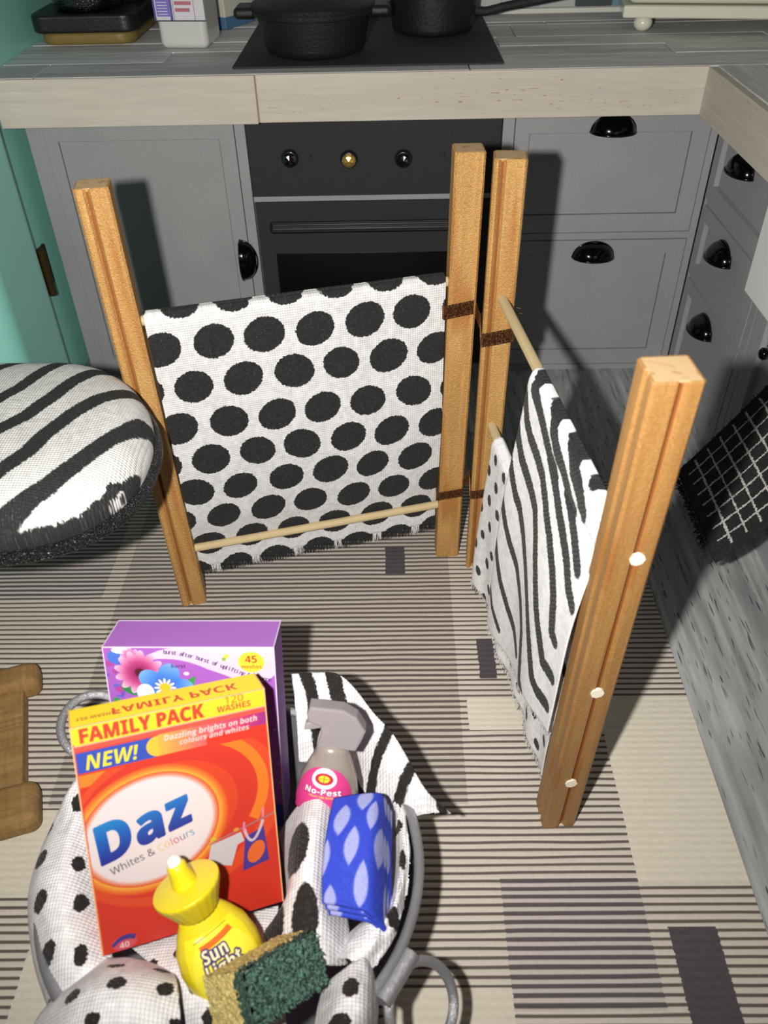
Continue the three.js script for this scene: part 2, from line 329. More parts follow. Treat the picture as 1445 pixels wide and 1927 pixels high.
// oven
{
  const o = thing('oven', 'matt black built-in oven with round knobs and a long bar handle', 'oven');
  obj('housing', [slab(-0.397, 0.302, 0.0, 0.857, -0.58, -0.006), slab(-0.397, 0.302, 0.566, 0.58, -0.006, -0.001)], greyPaint, o).userData.label = 'grey strip between panel and door';
  obj('control_panel', soft(-0.396, 0.301, 0.5815, 0.8, -0.006, 0.004, 0.0015), blackCard, o);
  const d = obj('door', soft(-0.395, 0.3, 0.03, 0.5645, -0.006, 0.004, 0.0015), blackCard, o);
  obj('window', soft(-0.348, 0.253, 0.08, 0.413, 0.004, 0.0055, 0.0005), ovenGlass, d).userData.label = 'glossy black oven glass';
  obj('handle', [soft(-0.357, 0.262, 0.478, 0.512, 0.004, 0.024, 0.0095, false, 0, 0, 4)], std({ color: 0x131313, roughness: 0.38, bumpMap: tex(8, 256, (u, v) => 255 * noise(0, v * 120), 0.1, 0.06, 0, 0, false), bumpScale: 0.001 }), d).userData.label = 'black wooden bar handle';
  const gold = std({ color: 0xf0c470, metalness: 0.85, roughness: 0.3, flatShading: true }), jet = phy({ color: 0x0a0a0b, roughness: 0.14, clearcoat: 1, flatShading: true });
  const rimM = phy({ color: 0x1c1c1e, roughness: 0.25, metalness: 0.3, clearcoat: 0.8 });
  [[-0.282, 0.688], [-0.118, 0.683], [0.033, 0.682], [0.19, 0.68]].forEach(([x, y], i) => {
    const k = obj('knob', new THREE.LatheGeometry([[0, 0], [0.024, 0], [0.025, 0.006], [0.0225, 0.016], [0.02, 0.02], [0, 0.02]].map((p) => new THREE.Vector2(...p)), 28), rimM, o);
    k.rotation.x = Math.PI / 2; k.position.set(x, y, 0.004);
    const facets = []; for (let q = 0; q < 10; q++) { const a = q * 0.628, b = a + 0.628, m = a + 0.314, p = (r, t, y) => [Math.cos(t) * r, y, Math.sin(t) * r]; facets.push(...p(0.0195, a, 0), ...p(0.0125, m, 0.0052 - 0.0012 * (q % 2)), ...p(0.0195, b, 0), ...p(0.0125, m, 0.0052 - 0.0012 * (q % 2)), ...p(0.0125, m + 0.628, 0.0052 - 0.0012 * ((q + 1) % 2)), ...p(0.0195, b, 0), ...p(0.0125, m, 0.0052 - 0.0012 * (q % 2)), 0, 0.0075, 0, ...p(0.0125, m + 0.628, 0.0052 - 0.0012 * ((q + 1) % 2))); }
    const fg = new THREE.BufferGeometry(); fg.setAttribute('position', new THREE.Float32BufferAttribute(facets, 3)); fg.setAttribute('uv', new THREE.Float32BufferAttribute(new Float32Array(facets.length / 3 * 2), 2)); fg.computeVertexNormals();
    const gem = obj('faceted_cap', fg, i === 1 ? gold : jet, k); gem.position.y = 0.0202;
    k.userData.label = i === 1 ? 'knob with a faceted gold cap' : 'knob with a faceted black cap';
  });
  const ink = std({ color: 0x101012, roughness: 0.8 });
  for (const x of [-0.222, 0.148]) obj('pointer_mark', [slab(x - 0.001, x + 0.001, 0.678, 0.698, 0.004, 0.005), slab(x - 0.004, x, 0.69, 0.692, 0.004, 0.005)], ink, o);
}
// drawer unit right of the oven
{
  const c = thing('drawer_cabinet', 'grey drawer cabinet right of the oven with two deep drawers', 'cabinet');
  obj('carcass', [slab(0.305, 0.893, 0, 0.858, -0.58, -0.022), slab(0.305, 0.336, 0, 0.858, -0.022, -0.001), slab(0.873, 0.893, 0, 0.858, -0.022, -0.002), slab(0.336, 0.873, 0.4385, 0.4585, -0.022, -0.001), slab(0.336, 0.873, 0, 0.018, -0.022, -0.001)], greyPaint, c);
  const a = panelFront('drawer', c, 0.3385, 0.8705, 0.461, 0.8, [0.04, 0.048, 0.052, 0.062], 0.003, 0.0014);
  const b = panelFront('drawer', c, 0.3385, 0.8705, 0.021, 0.436, [0.04, 0.052, 0.052, 0.042], 0.003, 0.0014);
  let h = obj('handle', pullGeo, glossBlack, a); h.position.set(0.605, 0.742, 0);
  h = obj('handle', pullGeo, glossBlack, b); h.position.set(0.6, 0.388, 0);
}
// right run, facing -x: local x runs along +z, local z points to -x
{
  const c = thing('drawer_cabinet', 'grey cabinet on the right with three narrow drawers in a column', 'cabinet', V(0.895, 0, 0));
  c.rotation.y = -Math.PI / 2;
  obj('carcass', [slab(0.001, 0.515, 0, 0.858, -0.6, -0.024), slab(0.001, 0.012, 0, 0.858, -0.024, -0.001), slab(0.48, 0.515, 0, 0.858, -0.024, -0.001), slab(0.012, 0.48, 0.545, 0.56, -0.024, -0.004), slab(0.012, 0.48, 0.326, 0.336, -0.024, -0.004), slab(0.012, 0.48, 0, 0.02, -0.024, -0.001)], greyPaint, c);
  const rows = [[0.562, 0.8, 0.717], [0.338, 0.543, 0.488], [0.022, 0.324, 0.272]];
  for (const [y0, y1, hy] of rows) {
    const d = panelFront('drawer', c, 0.015, 0.477, y0, y1, [0.033, 0.035, 0.042, 0.04], 0.014, 0, 0.022);
    const h = obj('handle', pullGeo, glossBlack, d); h.position.set(0.235, hy - 0.012, 0);
  }
  const k = thing('base_cabinet', 'grey sink cabinet on the right with panelled door under the white sink', 'cabinet', V(0.895, 0, 0));
  k.rotation.y = -Math.PI / 2;
  obj('carcass', [slab(0.518, 2.0, 0, 0.595, -0.6, -0.024), slab(0.518, 0.545, 0, 0.858, -0.024, -0.001), slab(0.545, 2.0, 0, 0.02, -0.024, -0.001), slab(0.545, 2.0, 0.58, 0.595, -0.024, -0.002)], greyPaint, k);
  const d = panelFront('door', k, 0.548, 1.05, 0.022, 0.578, [0.04, 0.04, 0.045, 0.045], 0.014, 0, 0.022);
  panelFront('door', k, 1.053, 1.56, 0.022, 0.578, [0.04, 0.04, 0.045, 0.045], 0.014, 0, 0.022);
  const kn = obj('knob', new THREE.LatheGeometry([[0, 0], [0.006, 0], [0.006, 0.008], [0.014, 0.013], [0.015, 0.02], [0.01, 0.026], [0, 0.028]].map((p) => new THREE.Vector2(...p)), 20), glossBlack, d);
  kn.rotation.x = Math.PI / 2; kn.position.set(0.65, 0.418, 0);
  // white apron-front sink
  const s = thing('sink', 'white ceramic apron sink standing proud of the right-hand cabinets', 'sink');
  obj('basin', [soft(0.775, 0.792, 0.592, 0.95, 0.678, 1.5, 0.008, false, 0, 0, 4), soft(0.792, 1.4, 0.6, 0.64, 0.685, 1.49, 0.008), soft(0.785, 1.4, 0.62, 0.945, 0.679, 0.705, 0.006), soft(0.785, 1.4, 0.62, 0.945, 1.47, 1.499, 0.006), soft(1.38, 1.42, 0.62, 0.945, 0.69, 1.49, 0.006)], whiteCeramic, s);
}
// mint fridge
{
  const f = thing('fridge', 'mint green fridge with rounded door and small brass hinge left of the cabinets', 'fridge');
  obj('body', soft(-1.76, -1.035, 0.0, 1.75, -0.6, 0.095, 0.02, false, 0, 0, 4), mint, f);
  obj('door', soft(-1.79, -1.0, 0.03, 1.78, 0.1, 0.46, 0.07, false, 0, 0, 8), mint, f);
  obj('seal', slab(-1.75, -1.037, 0.04, 1.72, 0.094, 0.101), std({ color: 0x3f5a54, roughness: 0.8 }), f);
  obj('hinge', [soft(-1.037, -1.028, 0.345, 0.463, 0.02, 0.085, 0.002), rod(V(-1.014, 0.335, 0.094), V(-1.014, 0.475, 0.094), 0.012, 12), soft(-1.03, -1.02, 0.345, 0.463, 0.08, 0.1, 0.002)], brass, f);
}

// ================================================================ THE CLOTHES AIRER
const pine = (k) => tex(256, 1024, (u, v) => {
  const s = 16 * (noise(u * 22 + k, v * 5, 22, 5) - 0.5) + 12 * (noise(u * 60, v * 160, 60, 160) - 0.5), t = sstep(0.62, 0.95, noise(u * 9 + k * 3, v * 3, 9, 3));
  const fl = noise(u * 110 + k, v * 420, 110, 420) > 0.8 ? 14 : 0;
  return mix3([188 + s + fl, 145 + s + fl, 82 + s * 0.8 + fl], [166, 106, 46], t * 0.7);
}, 0.12, 0.5);
const fibre = tex(512, 1024, (u, v) => 255 * (0.6 * noise(u * 80, v * 140, 80, 140) + 0.4 * noise(u * 170, v * 300, 170, 300)), 0.12, 0.24, 0, 0, false);
const pineMats = [0, 4, 9, 14].map((k) => std({ map: pine(k), bumpMap: fibre, bumpScale: k === 14 ? 0.0008 : 0.0019, roughness: 0.46, color: k === 14 ? 0xcfc8cc : 0xf4f2f6 }));  // near post tinted darker, evening out the close flash in its colour
const endGrain = std({ roughness: 0.85, map: tex(128, 128, (u, v) => { const q = noise(u * 5 + v * 9, v * 4 - u * 2), s = 14 * (noise(u * 50, v * 50) - 0.5); return mix3([188 + s, 160 + s, 120 + s], [158, 116, 70], sstep(0.62, 0.9, q) * 0.7); }, 0.06, 0.06) });
const dowelMat = std({ roughness: 0.55, bumpMap: fibre, bumpScale: 0.0006, map: tex(64, 256, (u, v) => { const s = 12 * (noise(u * 30, v * 6, 30, 6) - 0.5); return [228 + s, 206 + s, 160 + s]; }) });
const grooveBrown = std({ color: 0x7e4718, roughness: 0.8 });  // darker brown strip along the bottom of each front groove

// cross-section: square of side a and depth b with chamfers; grooves on the front (+z) or left (-x) faces as [face, place 0..1, width, depth]
function postGeo(a, b, L, grooves) {
  const h = a / 2, k = b / 2, c = 0.004, P = [];
  P.push([-h + c, k]);
  for (const [, t, w, d] of grooves.filter((g) => g[0] === 'f').sort((p, q) => p[1] - q[1])) { const x = -h + a * t; P.push([x - w / 2, k], [x - w * 0.15, k - d], [x + w * 0.15, k - d], [x + w / 2, k]); }
  P.push([h - c, k], [h, k - c], [h, -k + c], [h - c, -k], [-h + c, -k], [-h, -k + c]);
  for (const [, t, w, d] of grooves.filter((g) => g[0] === 'l').sort((p, q) => p[1] - q[1])) { const z = -k + b * t; P.push([-h, z - w / 2], [-h + d, z - w * 0.15], [-h + d, z + w * 0.15], [-h, z + w / 2]); }
  P.push([-h, k - c]);
  const s = new THREE.Shape(P.map(([x, z]) => new THREE.Vector2(x, -z)));
  const g = new THREE.ExtrudeGeometry(s, { depth: L, bevelEnabled: true, bevelSize: 0.0016, bevelThickness: 0.0016, bevelSegments: 1, bevelOffset: -0.0016, steps: 1 });
  g.rotateX(-Math.PI / 2);                         // extrusion up +y, shape y -> -z
  return g;
}
const airer = thing('clothes_airer', 'pine clothes airer of two hinged frames joined by copper brown ribbons', 'clothes airer');
function post(base, top, yaw, a, b, grooves, mat, ends = []) {
  const L = base.distanceTo(top), raw = postGeo(a, b, L, grooves), p = obj('post', metreUV(raw), mat, airer);
  p.position.copy(base);
  p.quaternion.setFromUnitVectors(V(0, 1, 0), top.clone().sub(base).normalize()).multiply(new THREE.Quaternion().setFromAxisAngle(V(0, 1, 0), yaw));
  const cap = obj('end_grain', soft(-a / 2 + 0.003, a / 2 - 0.003, L, L + 0.0018, -b / 2 + 0.003, b / 2 - 0.003, 0.0008, false, rnd(), rnd(), 1), endGrain, p);
  for (const [t, w, f] of grooves.filter((g) => g[0] === 'f').map((g) => [g[1], g[2], g[3]])) { const x = -a / 2 + a * t; obj('groove_strip', slab(x - w * 0.28, x + w * 0.28, 0.01, L - 0.004, b / 2 - f - 0.0012, b / 2 - f + 0.0004), grooveBrown, p).userData.label = 'darker brown strip along the groove'; }
  for (const [y, x] of ends) { const e = obj('dowel_end', new THREE.CylinderGeometry(0.0105, 0.0105, 0.004, 8), std({ color: 0xeee6d2, roughness: 0.8 }), p); e.rotation.x = Math.PI / 2; e.position.set(x, y, b / 2 + 0.0005); e.userData.label = 'pale sawn dowel end'; }
  return p;
}
const L0 = V(-0.4795, 0.004, 1.031), L1 = V(-0.486, 0.966, 1.034), M0 = V(0.1255, 0.004, 0.873), M1 = V(0.1365, 0.964, 0.875);
const N0 = V(0.2, 0.004, 0.917), N1 = V(0.205, 0.963, 0.915), R0 = V(0.287, 0.004, 1.59), R1 = V(0.304, 0.946, 1.606);
post(L0, L1, rad(10), 0.056, 0.05, [['f', 0.37, 0.012, 0.006]], pineMats[0]);
post(M0, M1, rad(3), 0.055, 0.054, [], pineMats[1]);
post(N0, N1, rad(-4), 0.057, 0.052, [['f', 0.26, 0.014, 0.007]], pineMats[2]);
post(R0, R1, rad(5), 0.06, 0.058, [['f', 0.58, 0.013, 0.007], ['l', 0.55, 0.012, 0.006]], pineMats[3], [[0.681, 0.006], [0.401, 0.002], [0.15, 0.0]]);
const at = (a, b, y) => a.clone().lerp(b, (y - a.y) / (b.y - a.y));
const RAIL = 0.0093;
for (const y of [0.72, 0.43, 0.157]) obj('rail', rod(at(L0, L1, y), at(M0, M1, y), RAIL, 22), dowelMat, airer);
for (const [y, w] of [[0.71, 0.683], [0.423, 0.402], [0.147, 0.15]]) obj('rail', rod(at(N0, N1, y), at(R0, R1, w).add(V(0, 0, -0.01)), RAIL, 22), dowelMat, airer);
// figure-eight ribbons round the two middle posts
{
  const copper = std({ metalness: 0.75, roughness: 0.36, bumpMap: tex(128, 64, (u, v) => 255 * noise(u * 40, v * 9, 40, 9), 0.06, 0.03, 0, 0, false), bumpScale: 0.004, map: tex(256, 128, (u, v) => { const k = noise(u * 70, v * 22, 70, 22), e = Math.abs(v - 0.5) > 0.36 ? 0.12 : 0; return k > 0.72 - e ? [244, 182, 124] : [104 + 40 * k, 66 + 26 * k, 44 + 14 * k]; }, 0.06, 1) });  // bright specks, denser at the edges, paint in the glints of the ribbon
  const ribbon = (h1, h2, w) => {
    const q = 0.0042, x0 = M0.x - 0.0275 - q, x1 = M0.x + 0.0275 + q, z0 = M0.z - 0.027 - q, z1 = M0.z + 0.027 + q, X0 = N0.x - 0.0285 - q, X1 = N0.x + 0.0285 + q, Z0 = N0.z - 0.026 - q, Z1 = N0.z + 0.026 + q, s = 0.004 * h1;
    const loop = [[x1, z1 - 0.02, h1 + 0.006], [x1 - 0.003, z1, h1 + 0.004], [x0 + 0.003, z1, h1 - 0.008], [x0, z1 - 0.004, h1 - 0.007], [x0, z0 + 0.004, h1 + 0.012], [x0 + 0.004, z0, h1 + 0.012], [x1 - 0.004, z0, h1], [x1, z0 + 0.012, h1 - 0.012], [X0, Z1 - 0.03, h2 + 0.02], [X0, Z1 - 0.004, h2 - 0.004], [X0 + 0.004, Z1, h2 - 0.006], [X1 - 0.004, Z1, h2 + 0.005], [X1, Z1 - 0.004, h2 + 0.006], [X1, Z0 + 0.004, h2], [X1 - 0.004, Z0, h2], [X0 + 0.004, Z0, h2 + 0.008], [X0, Z0 + 0.006, h2 + 0.012], [x1, z1 - 0.03, h1 + 0.004]].map(([x, z, y]) => V(x + s, y, z));
    const pos = [], uv = [], idx = []; let len = 0;
    loop.push(loop[0].clone());
    loop.forEach((p, i) => { if (i) len += p.distanceTo(loop[i - 1]); pos.push(p.x, p.y - w / 2, p.z, p.x, p.y + w / 2, p.z); uv.push(len, 0, len, 1); if (i) { const a = 2 * i - 2; idx.push(a, a + 2, a + 1, a + 1, a + 2, a + 3); } });
    const g = new THREE.BufferGeometry(); g.setAttribute('position', new THREE.Float32BufferAttribute(pos, 3)); g.setAttribute('uv', new THREE.Float32BufferAttribute(uv, 2)); g.setIndex(idx); const f = g.toNonIndexed(); f.computeVertexNormals();
    copper.side = THREE.DoubleSide;
    return f;
  };
  obj('ribbon_hinge', ribbon(0.672, 0.632, 0.03), copper, airer);
  obj('ribbon_hinge', ribbon(0.207, 0.243, 0.024), copper, airer);
  const tuft = []; for (let i = 0; i < 9; i++) { const p = V(N0.x + 0.03, 0.672 + rr(-0.012, 0.012), N0.z + rr(-0.01, 0.01)); tuft.push([p, p.clone().add(V(rr(0.006, 0.02), rr(-0.012, 0.006), rr(0, 0.01)))]); }
  stuff(obj('ribbon_threads', threads(tuft, 0.0006), std({ color: 0x8a7a66, roughness: 0.8 }), airer));
}

// ---------------------------------------------------------------- cloths on the airer
const white = std({ color: 0xd8d8da, roughness: 0.95 }), inkThread = std({ color: 0x262628, roughness: 0.9 });
// hangs over a rail: path of [offset from the rail along n, height], front hem first
function hung(a0, dir, nrm, t0, t1, path, hem, wave, nu = 60, nv = 90) {
  const lens = [0]; for (let i = 1; i < path.length; i++) lens.push(lens[i - 1] + Math.hypot(path[i][0] - path[i - 1][0], path[i][1] - path[i - 1][1]));
  const total = lens.at(-1), top = path.reduce((m, p) => Math.max(m, p[1]), 0), P = (u, v) => {
    const s = v * total; let i = 0; while (i < path.length - 2 && lens[i + 1] < s) i++;
    const f = (s - lens[i]) / (lens[i + 1] - lens[i]), g = (k) => cr((path[i - 1] ?? path[i])[k], path[i][k], path[i + 1][k], (path[i + 2] ?? path[i + 1])[k], f);
    let o = g(0), y = g(1); const t = mix(t0, t1, u), drop = clamp((top - y) / 0.5);
    if (v < 0.5) y = top - (top - y) * (top - hem(u)) / (top - path[0][1]);
    o += wave(u, y) * drop;
    return V(a0.x + dir.x * t + nrm.x * o, y - 0.006 * Math.sin(Math.PI * u) * (drop > 0 ? 0 : 1), a0.z + dir.z * t + nrm.z * o);
  };
  const topV = lens[path.findIndex((p) => p[1] === top)] / total;
  const g = sheet(P, nu, nv, -0.0022, (p, u, v) => [mix(t0, t1, u), v <= topV ? p.y : 2 * top - p.y]);
  return { g, P };
}
// white cloth with large black dots
{
  const dir = M0.clone().sub(L0).setY(0).normalize(), nrm = V(-dir.z, 0, dir.x), n = nrm.z > 0 ? nrm : nrm.negate();
  const rowsV = [[664, 15], [576, 62], [489, 18], [403, 66], [321, 23], [239, 73], [157, 30], [72, 81]];
  const ink = (x, y) => {
    let k = 0; const X = (x - 0.031) * 1000, Y = y * 1000;
    for (const [v, u0] of rowsV) {
      if (Math.abs(Y - v) > 48) continue;
      const i = Math.round((X - u0) / 97), cx = u0 + 97 * i + 5 * (hash(i, v) - 0.5), cy = v + 7 * (hash(v, i + 40) - 0.5) + (v > 500 ? 0.012 * X : 0.0), r = 38 + 3 * (hash(i + 7, v) - 0.5), tl = (hash(i, v + 9) - 0.4) * 0.25;
      const dx = X - cx, dy = Y - cy - dx * tl; k = Math.max(k, sstep(1.015, 0.985, Math.hypot(dx / r, dy / (r * 0.94))));
    }
    for (let i = -1; i < 7; i++) k = Math.max(k, sstep(1.015, 0.985, Math.hypot((X - 62 - 97 * i) / 44, (Y - 757) / 36)));
    return k;
  };
  const map = clothMap(720, 1024, 0.66, 0.96, -0.02, 0.02, ink);
  const path = [[-0.0145, 0.088], [-0.0125, 0.157], [0.002, 0.24], [0.0125, 0.36], [0.0135, 0.45], [0.0125, 0.66], [0.0125, 0.718], [0.007, 0.7335], [0, 0.7355], [-0.007, 0.733], [-0.0125, 0.716], [-0.016, 0.6], [-0.026, 0.34]];
  const { g, P } = hung(L0, dir, n, 0.027, 0.5975, path, (u) => mix(0.088, 0.092, u), (u, y) => 0.0016 * Math.sin(u * 9 + y * 6) + 0.001 * Math.sin(u * 23), 70, 110);
  const c = obj('dotted_cloth', g, clothMat(map));
  tag(c, 'white cloth with large black dots hanging in the rear frame of the airer', 'cloth');
  const w = [], b = [];
  for (let i = 0; i < 460; i++) { const u = i / 459, p = P(u, 0.001), q = p.clone().add(V(rr(-0.003, 0.003), -rr(0.018, 0.029), rr(-0.001, 0.003))); (ink(mix(0.027, 0.5975, u), 0.076) > 0.5 ? b : w).push([p, q]); }
  stuff(obj('fringe', threads(w, 0.001), white, c)); stuff(obj('fringe', threads(b, 0.001), inkThread, c));
}
const dir2 = R0.clone().lerp(R1, 0.5).sub(N0.clone().lerp(N1, 0.5)).setY(0).normalize(), n2 = V(-dir2.z, 0, dir2.x);
// spotted cloth on the middle rail of the side frame
const SPOT = (du, dv, r) => (x, y) => { const j = Math.round(y / dv), o = (((j % 2) + 2) % 2) * 0.5, i = Math.round(x / du - o), cx = (i + o) * du + 0.012 * (hash(i, j) - 0.5), cy = j * dv + 0.012 * (hash(j + 5, i) - 0.5); return sstep(1.08, 0.92, Math.hypot(x - cx, y - cy) / (r * (0.9 + 0.25 * hash(i, j + 31)))); };
{
  const map = clothMap(640, 512, 0.64, 0.8, 0, 0, SPOT(0.066, 0.052, 0.0112), [246, 247, 251]);
  const path = [[0.026, 0.05], [0.024, 0.15], [0.018, 0.3], [0.0135, 0.39], [0.0125, 0.424], [0.007, 0.437], [0, 0.4395], [-0.007, 0.437], [-0.0125, 0.42], [-0.018, 0.3], [-0.024, 0.09]];
  const { g, P } = hung(N0, dir2, n2, 0.095, 0.645, path, (u) => mix(0.05, 0.075, u), (u, y) => 0.011 * Math.sin(u * 15 + 1.0) * sstep(1.0, 0.1, u) + 0.005 * Math.sin(u * 31 + y * 9), 90, 70);
  const c = obj('spotted_cloth', g, clothMat(map, 0.0012));
  tag(c, 'white cloth with small black spots over the middle rail of the side frame', 'cloth');
  const w = [], b = []; for (let i = 0; i < 220; i++) { const p = P(i / 219, 0.001), q = p.clone().add(V(-rr(0, 0.006), -rr(0.01, 0.022), rr(-0.005, 0.004))); (rnd() > 0.86 ? b : w).push([p, q]); }
  stuff(obj('fringe', threads(w, 0.0008), white, c)); stuff(obj('fringe', threads(b, 0.0008), inkThread, c));
}
// zebra cloth on the top rail of the side frame
{
  const S = [
    [[[0.295,0.735],[0.303,0.723],[0.325,0.708],[0.32,0.691],[0.346,0.685],[0.38,0.675],[0.418,0.661],[0.459,0.646],[0.497,0.629],[0.528,0.611],[0.56,0.594],[0.594,0.573],[0.623,0.546],[0.65,0.537]], 0.0131],
    [[[0.355,0.76],[0.363,0.748],[0.384,0.724],[0.422,0.709],[0.434,0.69],[0.461,0.678],[0.498,0.669],[0.529,0.658],[0.563,0.642],[0.597,0.618],[0.631,0.593]], 0.0135],
    [[[0.44,0.76],[0.451,0.748],[0.475,0.724],[0.515,0.709],[0.535,0.693],[0.572,0.683],[0.597,0.667]], 0.0142],
    [[[0.541,0.747],[0.569,0.729],[0.589,0.718]], 0.0148],
    [[[0.288,0.665],[0.32,0.629],[0.349,0.618],[0.396,0.613],[0.436,0.605],[0.468,0.588],[0.485,0.576],[0.524,0.554],[0.562,0.522],[0.589,0.487],[0.609,0.428],[0.624,0.427]], 0.0131],
    [[[0.28,0.60],[0.30,0.58],[0.337,0.561],[0.38,0.554],[0.422,0.546],[0.442,0.54],[0.472,0.509],[0.51,0.458],[0.544,0.408],[0.576,0.373],[0.601,0.345],[0.641,0.355]], 0.0135],
    [[[0.28,0.53],[0.305,0.51],[0.343,0.489],[0.371,0.484],[0.409,0.46],[0.454,0.421],[0.497,0.376],[0.541,0.324],[0.579,0.274],[0.604,0.27],[0.644,0.284]], 0.0131],
    [[[0.27,0.45],[0.29,0.43],[0.324,0.403],[0.358,0.387],[0.405,0.375],[0.454,0.336],[0.49,0.296],[0.511,0.243],[0.522,0.204],[0.552,0.188]], 0.0125],
    [[[0.27,0.355],[0.28,0.335],[0.305,0.306],[0.34,0.274],[0.394,0.25],[0.441,0.242],[0.477,0.219]], 0.0120],
    [[[0.27,0.23],[0.291,0.205],[0.318,0.179],[0.37,0.167]], 0.0091],
  ];
  const ink = (x, y) => { let k = 0; for (const [L, w] of S) { const [d] = polyDist(x, y, L); k = Math.max(k, sstep(w + 0.0012, w - 0.0012, d)); } return k; };
  const map = clothMap(512, 1024, 0.44, 0.95, 0.26, 0.05, (x, y) => ink(x, y), [248, 249, 252]);
  const path = [[0.046, 0.13], [0.043, 0.25], [0.036, 0.45], [0.02, 0.62], [0.0135, 0.69], [0.007, 0.7075], [0, 0.711], [-0.007, 0.7075], [-0.0135, 0.685], [-0.02, 0.55], [-0.026, 0.28]];
  const { g, P } = hung(N0, dir2, n2, 0.29, 0.668, path, (u) => mix(0.1, 0.24, u), (u, y) => 0.0045 * Math.sin(u * 10 + y * 4), 60, 100);
  // the rail falls gently towards the front post
  const p = g.attributes.position; for (let i = 0; i < p.count; i++) { const t = (p.getZ(i) - N0.z) / 0.68; p.setY(i, p.getY(i) + 0.006 - 0.024 * (t - 0.3) * sstep(0.2, 0.6, p.getY(i))); } g.computeVertexNormals();
  const c = obj('zebra_cloth', g, clothMat(map));
  tag(c, 'black and white zebra striped cloth over the top rail of the side frame', 'cloth');
  const w = []; for (let i = 0; i < 90; i++) { const a = P(i / 89, 0.001), b = a.clone().add(V(rr(-0.004, 0.004), -rr(0.006, 0.016), rr(-0.003, 0.003))); w.push([a, b]); }
  stuff(obj('fringe', threads(w, 0.0007), white, c));
}

